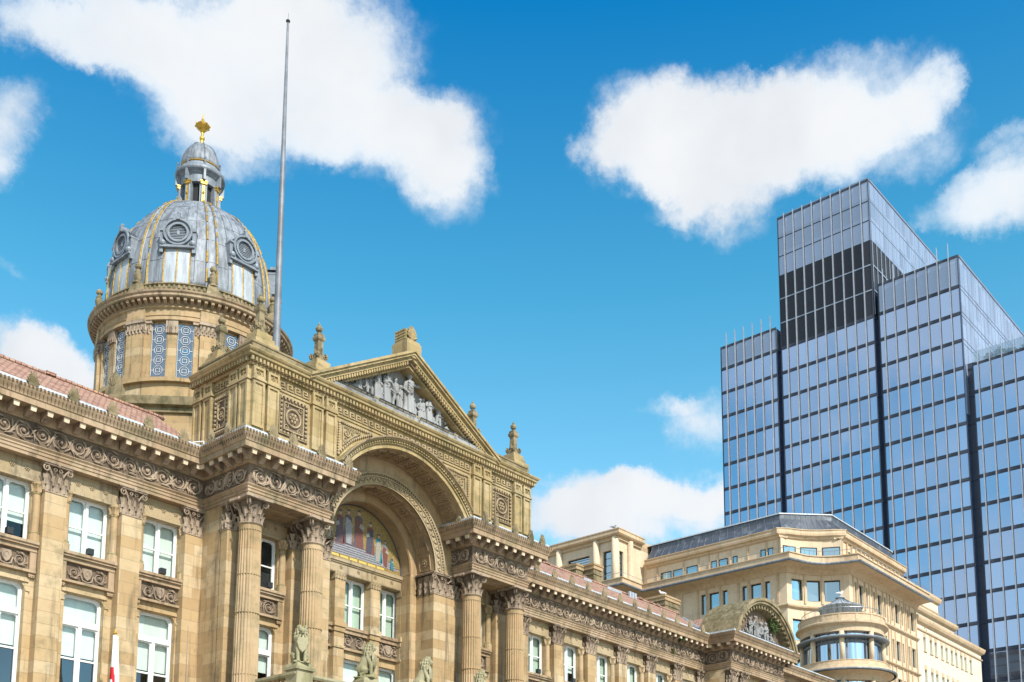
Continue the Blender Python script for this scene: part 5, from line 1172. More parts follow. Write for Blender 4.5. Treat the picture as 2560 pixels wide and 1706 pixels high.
# ================================================================ seated lions with shields
def lion():
    mb = MB(); MB.SCULPT = True
    mb.tube([(0, .30, .28), (0, .12, .55), (0, -.02, .95), (0, -.05, 1.1)], [.27, .26, .24, .18], 12)            # trunk
    for s in (-1, 1):
        mb.tube([(s*.15, .22, .30), (s*.24, .05, .36), (s*.25, -.12, .30)], [.2, .17, .1], 8); mb.tube([(s*.25, -.08, .28), (s*.26, .2, .1)], [.09, .08], 8); mb.ball((s*.25, -.12, .06), (.09, .19, .07), 8, 5)
        mb.tube([(s*.15, -.08, .95), (s*.17, -.24, .55), (s*.14, -.26, .10)], [.12, .085, .07], 8); mb.ball((s*.14, -.32, .06), (.08, .12, .06), 8, 5)
    mb.ball((0, -.02, 1.20), (.24, .21, .28), 12, 8); mb.ball((0, -.10, 1.42), (.18, .17, .18), 12, 8)
    for row, (r0, zz, yy) in enumerate(((.17, 1.50, -.18), (.21, 1.40, -.10), (.25, 1.26, -.04), (.25, 1.10, -.06), (.22, .98, -.14))):
        for k in range(11):
            t = 2*pi*(k+.5*(row % 2))/11
            if row < 2 and -2.2 < t-2*pi*(t > pi) < -.9: continue
            x, y = r0*cos(t), yy+r0*.85*sin(t); mb.tube([(x*.8, y, zz+.08), (x*1.08, y-.02, zz), (x*1.12, y, zz-.13)], [.035, .05, .015], 5)
    mb.ball((0, -.27, 1.38), (.13, .12, .13), 10, 7); mb.ball((0, -.36, 1.33), (.08, .08, .07), 8, 6); mb.ball((0, -.34, 1.25), (.06, .07, .03), 8, 5); mb.ball((0, -.43, 1.37), (.03, .02, .02), 6, 4)
    for s in (-1, 1): mb.ball((s*.06, -.36, 1.43), (.03, .03, .02), 6, 4); mb.ball((s*.13, -.2, 1.56), (.05, .03, .06), 6, 4)
    mb.tube([(.1, .45, .1), (.3, .5, .15), (.35, .35, .35)], [.04, .04, .07], 6)
    pts = [(-.24, .36), (.24, .36), (.26, .1), (.17, -.18), (0, -.34), (-.17, -.18), (-.26, .1)]
    mb.hexa([(a, -.30, .72+b) for a, b in pts], [(a*.86, -.40, .72+b*.86) for a, b in pts])
    mb.box(-.34, .34, -.38, .5, -.0, .05); MB.SCULPT = False
    return mb
lo_ = lion().build('lion_statue', 'lionstone', None, rm=.018)
LL = ['lichened stone lion facing the square on the corner pedestal in front of a fluted column', 'seated stone lion in front of the pier between the two recess windows, looking right', 'stone lion looking right against the broad pier at the right of the recess', 'stone lion of which only the maned head shows, between the columns right of the arch']
lo_.location = (LX[0], 36.75, 12.3); lo_.rotation_euler = (0, 0, -.45); tag(lo_, LL[0], 'lion statue', 'stone lions on the balcony balustrade')
for x, l in zip(LX[1:4], LL[1:]):
    c = copy_tree(lo_, None, (x, 36.75, 12.3), .55); c['label'] = l
# ================================================================ roof mast
fp = bthing('flagpole', 'tall grey empty mast rising behind the corner obelisk of the stone attic', 'flagpole', (33.66, 45, 26))
mb = MB(); mb.smooth = True; mb.tube([(33.66, 45, 26), (33.66, 45, 31), (33.66, 45, 38), (33.66, 45, 49.25)], [.21, .195, .145, .06], 14); mb.build('mast', 'pole', fp)
mb = MB(); mb.ball((33.66, 45, 49.35), (.12, .12, .09), 10, 6); mb.build('truck', 'black', fp); mb = MB(); mb.tube([(33.66, 45, 49.4), (33.68, 45, 49.85)], .012, 4); mb.build('rod', 'steel', fp)
mb = MB(); mb.box(33.2, 34.1, 44.6, 45.4, 22.3, 26.2); part(mb, 'mast_base', 'lead_dark', CH)
# flag hanging from a wall pole in front of the left wing
fq = bthing('flagpole', 'slim white pole with gilt tip standing before the left wing pilasters', 'flagpole', (23.74, 41.4, 0))
def ray_at(y): return None
FXx, FYy, FZt = 23.62, 41.45, 13.2
mb = MB(); mb.tube([(FXx, FYy, 9), (FXx, FYy, FZt)], .035, 8); mb.build('pole', 'white', fq); mb = MB(); mb.ball((FXx, FYy, FZt+.07), (.09, .09, .05), 10, 6); mb.ball((FXx, FYy, FZt+.16), (.04, .04, .06), 8, 5); mb.build('tip', 'gold', fq)
mb = MB(); n = 26; rows = []
for j in range(15):
    z = FZt-.05-3.6*j/14; row = []; wd = .06+.10*j/14*1.6+.05
    for k in range(9):
        t = k/8; row.append((FXx-.12+.42*t*(.45+j/14*1.1)+.03*sin(9*t+j*.5), FYy-.06+.10*sin(t*11+j*.35)*min(1, .3+j/8), z-.25*t*(j/14)))
    rows.append(row)
fl = MB(); b = 0
fl.v = [p for r in rows for p in r]
for j in range(14):
    for k in range(8):
        fl.f.append([j*9+k, j*9+k+1, (j+1)*9+k+1, (j+1)*9+k]); fl.sm.append(True); d = (j*.9-k*.45)
        fl.fm.append(1 if 4.0 < d < 6.2 else 0)
fo = fl.build('flag', ['flagw', 'flagr']); fo.modifiers.new('thick', 'SOLIDIFY').thickness = .006
tag(fo, 'white flag with a red cross band hanging limp from the pole before the left wing', 'flag')
# dark floodlights on the sills, wires
def flood(x, y, z, label):
    mb = MB(); mb.box(-.13, .13, -.12, .12, .06, .33); mb.box(-.02, .02, -.02, .02, 0, .06); mb.box(-.08, .08, -.06, .06, 0, .02); o = mb.build('floodlight', 'black', None, bev=.01); o.location = (x, y, z)
    return tag(o, label, 'floodlight', 'small floodlights on the window sills')
for x, l in zip(LB[:3], ('black cube lamp on the upper sill nearest the left columns', 'black cube lamp on the upper sill between the two left wing pilasters', 'black cube lamp on the upper sill at the left edge of the facade')): flood(x+.02, 43.1, 16.7, l)
for x, l in zip(RB[:4], ('black lamp on the upper sill just right of the rightmost portico column', 'black lamp on the second upper sill right of the portico', 'black lamp on the third upper sill right of the portico', 'black lamp on the fourth upper sill right of the portico')): flood(x+.1, 43.1, 16.7, l)
flood(30.9, 41.2, 16.7, 'dark lamp on the sill of the window seen between the left portico columns')
mb = MB(); mb.tube([(24.45, 42.92, 16.3), (24.45, 42.86, 9)], .018, 4); mb.tube([(27.9, 42.9, 16.3), (27.85, 42.82, 9)], .018, 4); parts(mb, 'lightning_cable', 'steel', CH)
mb = MB(); mb.tube([(27.75, 42.1, 22.62), (27.75, 42.1, 22.95), (27.5, 42.5, 22.95), (27.5, 42.5, 22.7)], .04, 5); part(mb, 'vent_pipe', 'white', CH)
# plants in the masonry
def weed(name, label, c, r, n, m='leaf', seed=1):
    rnd = random.Random(seed); mb = MB()
    for k in range(n):
        d = Vector((rnd.gauss(0, 1), rnd.gauss(0, .6)-.5, rnd.gauss(0, 1))).normalized()*rnd.uniform(.2, 1)
        p = Vector(c)+Vector((d.x*r[0], d.y*r[1], d.z*r[2])); s = rnd.uniform(.04, .09); q = Vector((rnd.uniform(-1, 1), rnd.uniform(-1, .2), rnd.uniform(-.6, 1))).normalized(); w = q.orthogonal().normalized()*s*.4
        mb.add([p-w, p+q*s*1.6, p+w, p-q*s*.5], [(0, 1, 2, 3)])
        if k % 6 == 0: mb.tube([Vector(c)+Vector((0, r[1]*.3, -r[2]*.5)), p], .008, 3)
    o = mb.build(name, m); return tag(o, label, 'plant')
weed('buddleia', 'leafy green bush rooted in the hollow of the curved stone pediment', (77.1, 40.35, 24.3), (.75, .3, .75), 900, 'leaf', 2)
weed('fern', 'green fern sprouting between the brackets of the right wing cornice', (67.3, 42.3, 21.75), (.35, .2, .3), 260, 'leaf', 3)
weed('fern', 'yellowish weed growing out of the carved frieze left of the curved pediment', (66.8, 42.7, 20.75), (.25, .1, .35), 160, 'leaf2', 5)
# ================================================================ cream office building with rotunda
OB = bthing('office_building', 'cream stone office block with concave corner, deep cornice and grey metal mansard', 'office building', (105, 55, 0))
P1, P2 = Vector((96, 48.7)), Vector((100.25, 44.45))
def arcpts(a, b, sag, n=10):
    """concave arc between two corners, bowing into the building"""
    c = (a+b)/2; ch = (b-a).length; R = (ch*ch/4+sag*sag)/(2*sag); inn = Vector(((b-a).y*-1, (b-a).x)).normalized(); cen = c+inn*(sag-R)
    t0 = atan2(a.y-cen.y, a.x-cen.x); t1 = atan2(b.y-cen.y, b.x-cen.x)
    return [Vector((cen.x+R*cos(t0+(t1-t0)*k/n), cen.y+R*sin(t0+(t1-t0)*k/n))) for k in range(n+1)]
class Cv:
    """frame that follows the concave corner; s runs 0..1"""
    def __init__(f, off=0): f.p = arcpts(P1, P2, .85, 24); f.off = off
    def __call__(f, s, z, d=0):
        s = max(0, min(1, s)); i = min(23, int(s*24)); q = f.p[i].lerp(f.p[i+1], s*24-i); t = (f.p[i+1]-f.p[i]).normalized(); n = Vector((t.y, -t.x)); q = q+n*(d+f.off); return Vector((q.x, q.y, z))
    wall = Fr.wall; box = Fr.box
def wallpath(off=0, full=True):
    a = [Vector((92.5, 84)), Vector((92.5, 65.5)), Vector((96, 65.5))] if full else [Vector((96, 65.3))]
    return a+arcpts(P1, P2, .85)+[Vector((116.7, 44.45))]
rows = [(32.25, 34.3), (28.35, 30.4), (24.45, 26.5), (20.5, 22.6), (16.6, 18.7), (12.7, 14.8), (8.8, 10.9), (4.5, 7)]
wg, sg_ = [], []
for y0 in (53.45, 58.05): wg += [(y0-.52, y0), (y0-2.06, y0-.9), (y0-3.0, y0-2.42)]
wg.append((60.6, 62.2))
for x0 in (101.4, 105.67, 109.94, 114.0): sg_ += [(x0, x0+.55), (x0+.95, x0+2.1)] + ([(x0+2.5, x0+3.05)] if x0 < 113 else [])
cw = [(.10, .30), (.37, .58), (.64, .87)]
FW = WEST(96); FS = FRONT(44.45); FC = Cv()
mb = MB(); FW.wall(mb, -65.5, -48.7, 0, 35, [(-b, -a, z0, z1) for a, b in wg for z0, z1 in rows], .35)
FS.wall(mb, 100.25, 116.7, 0, 35, [(a, b, z0, z1) for a, b in sg_ for z0, z1 in rows], .35)
ss = [k/24 for k in range(25)]
def cvwall(mb, F, z0, z1, hs, zr):
    cuts = sorted(set(ss+[x for h in hs for x in h])); zz = sorted({z0, z1, *[q for r in zr for q in r]})
    for i in range(len(cuts)-1):
        for j in range(len(zz)-1):
            cs, cz = (cuts[i]+cuts[i+1])/2, (zz[j]+zz[j+1])/2
            if any(h[0] < cs < h[1] for h in hs) and any(r[0] < cz < r[1] for r in zr): continue
            mb.add([F(cuts[i], zz[j]), F(cuts[i+1], zz[j]), F(cuts[i+1], zz[j+1]), F(cuts[i], zz[j+1])], [(0, 1, 2, 3)])
    for a, b in hs:
        for c, d in zr:
            mb.add([F(a, c), F(a, d), F(a, d, -.35), F(a, c, -.35)], [(0, 1, 2, 3)]); mb.add([F(b, c), F(b, d), F(b, d, -.35), F(b, c, -.35)], [(0, 1, 2, 3)]); mb.add([F(a, c), F(b, c), F(b, c, -.35), F(a, c, -.35)], [(0, 1, 2, 3)]); mb.add([F(a, d), F(b, d), F(b, d, -.35), F(a, d, -.35)], [(0, 1, 2, 3)])
cvwall(mb, FC, 0, 35, cw, rows); part(mb, 'wall', 'cream', OB)
mb = MB(); mb.box(97.5, 116.6, 49.9, 84, 0, 39.4); mb.box(101.5, 116.6, 46.0, 49.9, 0, 39.4); part(mb, 'core', 'cream', OB)
def owin(F, a, b, z0, z1, par=OB, bars=0):
    mb = MB(); F.box(mb, a, b, z0, z1, -.33, -.30); o = mb.build('window', 'cream_glass', par); mb = MB(); w = .06 if b-a > 1 or isinstance(F, Fr) else .012
    F.box(mb, a, a+w, z0, z1, -.30, -.24); F.box(mb, b-w, b, z0, z1, -.30, -.24); F.box(mb, a+w, b-w, z1-.1, z1, -.30, -.24); F.box(mb, a+w, b-w, z0, z0+.06, -.30, -.24)
    for k in range(bars): F.box(mb, a+w, b-w, z0+(z1-z0)*(k+1)/(bars+1)-.02, z0+(z1-z0)*(k+1)/(bars+1)+.02, -.30, -.27)
    mb.build('window_frame', 'dark', o)
for z0, z1 in rows[:3]:
    for a, b in wg: owin(FW, -b, -a, z0, z1)
    for a, b in sg_: owin(FS, a, b, z0, z1)
    for a, b in cw: owin(FC, a, b, z0, z1)
mb = MB()
for z0, z1 in rows[3:]:
    for a, b in wg: FW.box(mb, -b, -a, z0, z1, -.33, -.3)
    for a, b in sg_: FS.box(mb, a, b, z0, z1, -.33, -.3)
    for a, b in cw: FC.box(mb, a, b, z0, z1, -.33, -.3)
mb.build('lower_glazing', 'cream_glass', OB)
mb = MB()                                                # slender ribs between the windows
for y in (64.6, 62.55, 60.25, 58.35, 57.35, 55.85, 53.8, 52.72, 51.22, 49.6):
    for z0, z1 in ((31.95, 34.85), (28.0, 31.2), (24.0, 27.6)): FW.box(mb, -y-.09, -y+.09, z0, z1, 0, .10)
for x0 in (101.4, 105.67, 109.94, 114.0):
    for q in (-.25, .75, 2.3, 3.35):
        for z0, z1 in ((31.95, 34.85), (28.0, 31.2), (24.0, 27.6)):
            if x0+q < 116.5: FS.box(mb, x0+q-.09, x0+q+.09, z0, z1, 0, .10)
for s in (.335, .61):
    for z0, z1 in ((31.95, 34.85), (28.0, 31.2)): FC.box(mb, s-.016, s+.016, z0, z1, 0, .10)
parts(mb, 'wall_rib', 'cream_trim', OB)
def osweep(prof, name, m, off=0, full=False):
    mb = MB(); mb.sweep([tuple(p) for p in wallpath(0, full)], prof); return part(mb, name, m, OB)
osweep([(-.3, 31.35), (.05, 31.35), (.12, 31.45), (.24, 31.5), (.28, 31.62), (.2, 31.7), (-.3, 31.75)], 'string_course', 'cream_trim')
osweep([(-.3, 27.6), (.05, 27.6), (.12, 27.65), (.24, 27.7), (.28, 27.78), (.2, 27.85), (-.3, 27.9)], 'string_course', 'cream_trim')
MC = [(-.5, 34.8), (.10, 34.8), (.16, 34.9), (.18, 35.1), (.35, 35.32), (.75, 35.45), (1.55, 35.5)]
osweep([(-.6, 34.78), (.10, 34.78), (.16, 34.88), (.2, 35.05), (.42, 35.22), (.9, 35.30), (1.62, 35.34), (1.62, 35.5), (1.45, 35.56), (1.45, 36.12), (1.55, 36.16), (1.55, 36.24), (1.2, 36.26), (-.6, 36.3)], 'main_cornice', 'cream_trim', full=True)
osweep([(1.62, 35.32), (1.80, 35.32), (1.84, 35.42), (1.80, 35.52), (1.62, 35.52)], 'gutter', 'lead_dark', full=True)
# attic storey, set back
AT = [Vector((p.x, p.y)) for p in wallpath(0, False)]
def inset(path, d):
    out = []
    for i, p in enumerate(path):
        a = (p-path[i-1]).normalized() if i else None; b = (path[i+1]-p).normalized() if i < len(path)-1 else None
        na = Vector((a.y, -a.x)) if a else None; nb = Vector((b.y, -b.x)) if b else None
        m = na if nb is None else nb if na is None else (na+nb)/(1+na.dot(nb)); out.append(p-m*d)
    return out
A2 = inset(AT, 1.3); mb = MB()
for i in range(len(A2)-1): mb.add([(*A2[i], 36.2), (*A2[i+1], 36.2), (*A2[i+1], 38.9), (*A2[i], 38.9)], [(0, 1, 2, 3)])
part(mb, 'attic_wall', 'cream', OB)
mb = MB(); mb.sweep([tuple(p) for p in A2], [(-.3, 38.7), (.05, 38.7), (.18, 38.8), (.20, 38.95), (.42, 39.05), (.46, 39.25), (.44, 39.5), (.52, 39.55), (.52, 39.62), (-.3, 39.7)]); part(mb, 'attic_cornice', 'cream_trim', OB)
FW2 = WEST(97.3); FS2 = FRONT(45.75)
def awin(F, a, b):
    mb = MB(); F.box(mb, a, b, 36.3, 37.9, .01, .02); o = mb.build('window', 'cream_glass', OB); mb = MB(); F.frame(mb, a-.03, b+.03, 36.27, 37.97, .08, .0, .05); mb.build('window_frame', 'dark', o)
for a, b in ((56.9, 57.5), (55.7, 56.65), (54.6, 55.05), (51.5, 52.0), (50.7, 51.2), (62.3, 63.5), (60.75, 62.0), (59.15, 60.4)): awin(FW2, -b, -a)
for x0 in (103, 105, 107.3, 109.3, 111.6, 113.6): awin(FS2, x0, x0+.6)
for i0, i1 in ((1.3, 3.2), (3.8, 6.0), (6.6, 8.8)):
    q = A2[1:12]; L = lambda t: q[int(t)].lerp(q[min(10, int(t)+1)], t-int(t)); a, b = L(i0), L(i1); d = (b-a).normalized(); awin(Fr((a.x, a.y, 0), (d.x, d.y, 0), (d.y, -d.x, 0)), .05, (b-a).length-.05)
mb = MB()
for y in (64.0, 60.8, 59.0, 57.8, 56.78, 55.4, 53.4, 51.35, 50.2): FW2.box(mb, -y-.07, -y+.07, 36.2, 38.7, 0, .10)
x = 101.8
while x < 116.4: FS2.box(mb, x-.09, x+.09, 36.2, 38.7, 0, .14); x += 1.05
parts(mb, 'attic_rib', 'cream_trim', OB)
R1, R2_ = inset(AT, 1.2), inset(AT, 2.3); e0, e1 = R2_[1].copy(), R2_[11].copy()
for i in range(11): R2_[1+i] = e0.lerp(e1, i/10)
mb = MB(); mb.loft([[(*p, 39.6) for p in R1], [(*p, 41.05) for p in R2_], [(*p, 41.55) for p in R2_]], closed=False, cap=False)
o = part(mb, 'mansard_roof', 'zinc', OB); mb = MB()
for i in range(len(R1)-1):
    L = (R1[i+1]-R1[i]).length; n = max(1, round(L/.85))
    for k in range(n):
        a = R1[i].lerp(R1[i+1], k/n); b = R2_[i].lerp(R2_[i+1], k/n); mb.tube([(*a, 39.62), (*b, 41.07), (*b, 41.55)], .03, 4)
mb.build('roof_seams', 'lead_dark', o); mb = MB(); mb.sweep([tuple(p) for p in R2_], [(-.4, 41.55), (.08, 41.55), (.08, 41.66), (-.4, 41.68)]); mb.build('roof_edge', 'gutter', o)
mb = MB(); q = [tuple(p) for p in R2_]+[(116.7, 84), (99, 84)]; mb.prism(q, 41.5, 41.6); part(mb, 'flat_roof', 'zinc', OB)
# balcony rail behind the cornice parapet
RL = inset([Vector(p) for p in wallpath(0, True)], -1.35); mb = MB()
mb.tube([(*p, 36.75) for p in RL], .028, 5); 
for i in range(len(RL)-1):
    n = max(1, round((RL[i+1]-RL[i]).length/1.7))
    for k in range(n): p = RL[i].lerp(RL[i+1], k/n); mb.box(p.x-.015, p.x+.015, p.y-.015, p.y+.015, 36.2, 36.75)
part(mb, 'balcony_rail', 'steel', OB)
# penthouse pavilion at the left end
mb = MB(); FP = WEST(92.9); FQ = FRONT(65.9)
PHOLES = [(-y1_, -y0_, z0_, z1_) for y0_, y1_, z0_, z1_ in ((69.5, 72.4, 38.7, 40.05), (66.75, 67.75, 36.25, 40.05))]
FP.wall(mb, -84, -65.9, 36, 41.4, PHOLES, .2); FQ.wall(mb, 92.9, 104, 36, 41.4, [(93.2, 93.9, 36.3, 39.9)], .2)
part(mb, 'penthouse_wall', 'cream', OB)
for a, b, z0, z1 in PHOLES: owin(FP, a, b, z0, z1, bars=4)
owin(FQ, *(93.2, 93.9, 36.3, 39.9), bars=5)
for y in (66.1, 68.5, 73.4, 78.5): mb = MB(); mb.smooth = True; mb.tube([(92.75, y, 34.5), (92.75, y, 41.3)], .36, 16); part(mb, 'round_pier', 'cream', OB)
mb = MB(); mb.tube([(94.9, 65.75, 34.5), (94.9, 65.75, 41.2)], .34, 16); mb.smooth = True; part(mb, 'round_pier', 'cream', OB)
mb = MB(); mb.sweep([(92.9, 84), (92.9, 65.9), (97.0, 65.9)], [(-.6, 41.0), (.2, 41.0), (.22, 41.3), (.5, 41.36), (.62, 41.5), (.6, 41.85), (.66, 41.9), (.66, 42.0), (-.6, 42.1)]); mb.sweep([(97.0, 65.95), (104, 65.95)], [(-.6, 40.9), (.05, 40.9), (.05, 41.95), (-.6, 42.05)]); mb.box(93.5, 104, 66.5, 84, 41.0, 42.0); part(mb, 'penthouse_cornice', 'cream_trim', OB)
# rotunda
RX, RY = 94.75, 42.9
def rl(mb, prof, n=56): mb.lathe(RX, RY, prof, n)
mb = MB(); mb.smooth = True; mb.lathe(RX, RY, [(3.15, 10), (3.15, 27.1)], 64, cap=False); RO = part(mb, 'rotunda', 'rot_glass', OB)
mb = MB(); rl(mb, [(3.0, 27.0), (3.62, 27.0), (3.62, 27.5), (3.70, 27.55), (3.78, 27.62), (3.98, 27.68), (4.0, 27.80), (3.9, 27.92), (3.72, 27.95), (3.72, 28.45), (3.78, 28.48), (3.78, 28.56), (3.2, 28.6), (1.0, 28.6)])
for k in range(16):
    a = 2*pi*k/16; F = Fr((RX+3.72*cos(a), RY+3.72*sin(a), 0), (-sin(a), cos(a), 0), (cos(a), sin(a), 0)); F.box(mb, -.12, .12, 27.98, 28.45, -.1, .03)
mb.build('rotunda_cornice', 'cream_trim', RO)
va = -radians(90+65.65)
for k in range(8):
    a = va+k*pi/4; c = (RX+3.45*cos(a), RY+3.45*sin(a)); mb = MB(); mb.smooth = True; mb.lathe(*c, [(.23, 10), (.23, 22.9)], 14); mb.lathe(*c, [(.23, 24.3), (.23, 27.0)], 14); mb.build('rotunda_column', 'cream', RO)
mb = MB()
for k in range(8):
    for d in (-.30, .30):
        a = va+(k+.5)*pi/4+d*.9; F = Fr((RX+3.17*cos(a), RY+3.17*sin(a), 0), (-sin(a), cos(a), 0), (cos(a), sin(a), 0)); F.box(mb, -.07, .07, 10, 27.0, -.02, .12)
rl(mb, [(3.17, 26.05), (3.3, 26.05), (3.3, 26.25), (3.17, 26.25)]); mb.build('mullions', 'lead_dark', RO)
mb = MB(); rl(mb, [(3.85, 26.42), (4.02, 26.42), (4.06, 26.5), (4.02, 26.58), (3.85, 26.58)])
for k in range(48): a = 2*pi*k/48; mb.tube([(RX+3.25*cos(a), RY+3.25*sin(a), 26.35), (RX+3.9*cos(a), RY+3.9*sin(a), 26.5)], .03, 4)
mb.build('sun_canopy', 'leadgrey', RO)
mb = MB(); rl(mb, [(3.0, 22.7), (3.55, 22.7), (3.55, 23.2), (3.75, 23.35), (4.3, 23.42), (4.45, 23.42), (4.5, 23.5), (4.45, 23.66), (4.2, 23.72), (4.15, 23.9), (3.9, 24.0), (3.86, 24.32), (3.9, 24.36), (3.9, 24.42), (3.0, 24.45)])
rl(mb, [(3.0, 18.8), (3.55, 18.8), (3.55, 19.2), (4.45, 19.4), (4.4, 19.8), (3.9, 20.3), (3.0, 20.4)]); mb.build('rotunda_balcony', 'cream_trim', RO)
mb = MB(); rl(mb, [(4.46, 23.42), (4.58, 23.44), (4.6, 23.5), (4.58, 23.58), (4.46, 23.6)]); mb.build('rotunda_gutter', 'lead_dark', RO)
osweep([(-.3, 23.0), (.1, 23.0), (.2, 23.3), (.9, 23.4), (1.0, 23.4), (1.0, 23.6), (.85, 23.65), (.85, 24.3), (-.3, 24.4)], 'lower_cornice', 'cream_trim')
mb = MB(); mb.smooth = True; rl(mb, [(1.78, 28.6), (1.78, 29.8), (1.95, 29.85), (1.95, 29.93)], 32); o = mb.build('rotunda_lantern', 'lead_new', RO)
mb = MB(); rl(mb, [(1.97, 29.9), (1.5, 30.12), (1.0, 30.32), (.55, 30.58), (.3, 30.80), (.26, 30.88)], 32); rl(mb, [(.42, 30.86), (.42, 30.95), (.2, 31.0), (.05, 31.12)], 16); mb.build('lantern_cone', 'lead_new', o)
mb = MB()
for k in range(24): a = 2*pi*k/24; mb.tube([(RX+r*cos(a), RY+r*sin(a), z+.02) for r, z in ((1.97, 29.9), (1.0, 30.32), (.3, 30.8))], .025, 4); mb.tube([(RX+1.8*cos(a), RY+1.8*sin(a), 28.6), (RX+1.8*cos(a), RY+1.8*sin(a), 29.8)], .02, 4)
mb.build('lantern_seams', 'lead_dark', o)
mb = MB(); ci = [(RX+3.42*cos(2*pi*k/48), RY+3.42*sin(2*pi*k/48)) for k in range(49)]; mb.tube([(*p, 29.15) for p in ci], .03, 5)
for p in ci[::2]: mb.box(p[0]-.012, p[0]+.012, p[1]-.012, p[1]+.012, 28.55, 29.15)
mb.build('rotunda_rail', 'steel', RO)
# ================================================================ paler annex beyond it
AN = bthing('office_building', 'pale ribbed stone office wing stepping back in three tiers beside the glass tower', 'office building', (127, 52, 0))
xs = [119.2]; wx_ = [119.2, 121.0, 122.4, 124.2, 125.6, 127.2, 128.6, 130.2, 131.5, 133.2]
FAx = FRONT(44.8); arow = [(30.95, 32.45), (27.1, 28.9), (23.2, 25.0), (19.3, 21.1), (15.4, 17.2)]
mb = MB(); FAx.wall(mb, 116.71, 137.2, 0, 34.0, [(x, x+.72, a, b) for x in wx_ for a, b in arow], .28)
mb.add([(137.2, 44.8, 0), (137.2, 62, 0), (137.2, 62, 34), (137.2, 44.8, 34)], [(0, 1, 2, 3)]); part(mb, 'wall', 'pale', AN)
for x in wx_:
    for a, b in arow[:2]:
        mb = MB(); FAx.box(mb, x, x+.72, a, b, -.27, -.24); o = mb.build('window', 'cream_glass', AN); mb = MB(); FAx.box(mb, x-.08, x+.8, a-.12, a-.02, 0, .10); FAx.box(mb, x-.02, x+.74, b+.01, b+.5, 0, .03); mb.build('window_sill', 'cream_trim', o)
mb = MB()
for x in wx_:
    for a, b in arow[2:]: FAx.box(mb, x, x+.72, a, b, -.27, -.24)
part(mb, 'lower_glazing', 'cream_glass', AN)
mb = MB(); mb.sweep([(116.72, 44.8), (137.2, 44.8), (137.2, 62)], [(-.4, 33.7), (.1, 33.7), (.3, 33.85), (.42, 34.1), (.45, 34.35), (-.4, 34.5)]); mb.sweep([(116.72, 44.8), (137.2, 44.8), (137.2, 62)], [(-.2, 33.0), (.12, 33.0), (.16, 33.15), (.05, 33.22), (-.2, 33.22)]); part(mb, 'cornice', 'cream_trim', AN)
mb = MB(); mb.box(116.8, 134.6, 46.9, 62, 34, 36.75); mb.box(116.9, 133.9, 48.4, 62, 36.8, 40.2); part(mb, 'upper_tier', 'pale', AN)
mb = MB(); mb.sweep([(116.9, 46.9), (134.6, 46.9), (134.6, 62)], [(-.4, 36.45), (.1, 36.45), (.3, 36.6), (.42, 36.85), (.42, 37.1), (-.4, 37.2)]); mb.sweep([(116.9, 48.4), (133.9, 48.4), (133.9, 62)], [(-.4, 39.75), (.08, 39.75), (.25, 39.9), (.38, 40.2), (.38, 40.5), (-.4, 40.6)]); mb.sweep([(116.9, 48.4), (133.9, 48.4), (133.9, 62)], [(-.2, 38.6), (.08, 38.6), (.1, 38.75), (-.2, 38.8)]); part(mb, 'upper_cornice', 'cream_trim', AN)
mb = MB(); FRONT(48.4).box(mb, 131.9, 132.7, 37.2, 38.0, .005, .02); part(mb, 'window', 'dark', AN)
mb = MB()
for x in (118.9, 119.3): mb.lathe(0, 0, [(0, 0)], 3) if False else FAx.box(mb, x+.8, x+.95, 33.42+(.0 if x < 119 else -.12), 33.55+(.0 if x < 119 else -.12), -.01, .02)
part(mb, 'vent', 'dark', AN)
# ================================================================ glass office tower
TW = bthing('glass_tower', 'tall stepped blue glass office tower with silver fins and a dark louvred band', 'tower', (165, 60, 0))
FT = WEST(150)
BL = {'A': (76.55, 86.2, 92.1), 'B': (61.2, 75.8, 109.8), 'C': (49.07, 60.46, 92.95), 'D': (20, 47.94, 76.7)}
bands = [88.6-3.94*k for k in range(23)]
for nm, (ya, yb, zt) in BL.items():
    mb = MB(); zg = 88.6 if nm in 'AC' else (88.6 if nm == 'B' else zt)
    mb.box(150, 190 if nm != 'A' else 186, ya, yb, 0, zg); part(mb, 'glass_wall', 'tower_glass', TW)
mb = MB(); mb.box(150, 190, 61.2, 75.8, 88.62, 100.2); part(mb, 'louvre_panel', 'louver', TW)
mb = MB(); mb.box(150, 190, 61.2, 75.8, 100.22, 109.8); part(mb, 'crown_glazing', 'tower_side', TW)
mb = MB(); mb.box(150.02, 186, 76.57, 86.2, 88.62, 92.0); part(mb, 'roof_screen', 'tower_side', TW); mb = MB(); mb.box(150.02, 190, 49.09, 60.44, 88.62, 92.85); part(mb, 'roof_screen', 'tower_side', TW)
mb = MB()                                                # south flanks in lighter cladding, laid over the box
for y, za, zb in ((61.2, 92.9, 109.8), (49.07, 76.7, 92.95)):
    F = FRONT(y)
    if y > 60: F.box(mb, 150.25, 190, 100.25, zb, .01, .06)
    else: F.box(mb, 150.25, 190, 70, zb, .01, .06)
part(mb, 'flank_cladding', 'tower_side', TW)
mb = MB()
for y, za, zb in ((61.2, 88.8, 109.8), (49.07, 76.7, 92.95)):
    F = FRONT(y); x = 150.25
    while x < 190: F.box(mb, x-.025, x+.025, za, zb-.3, .06, .08); x += 1.54
    zl = (106.35, 103.3, 96.35, 92.5) if y > 60 else (88.6, 88.0, 84.7, 84.1, 80.76, 80.1)
    for z in zl: F.box(mb, 150.25, 190, z-.04, z+.04, .06, .10)
    F.box(mb, 150.1, 190, zb-.3, zb, .0, .16)
part(mb, 'flank_seams', 'seam', TW)
mb = MB(); F = FRONT(61.2); x = 150.25
while x < 190: F.box(mb, x-.06, x+.06, 88.7, 100.2, .09, .16); x += 1.54
for z in (96.35, 92.5): F.box(mb, 150.2, 190, z-.08, z+.08, .10, .14)
part(mb, 'flank_frame', 'fin', TW)
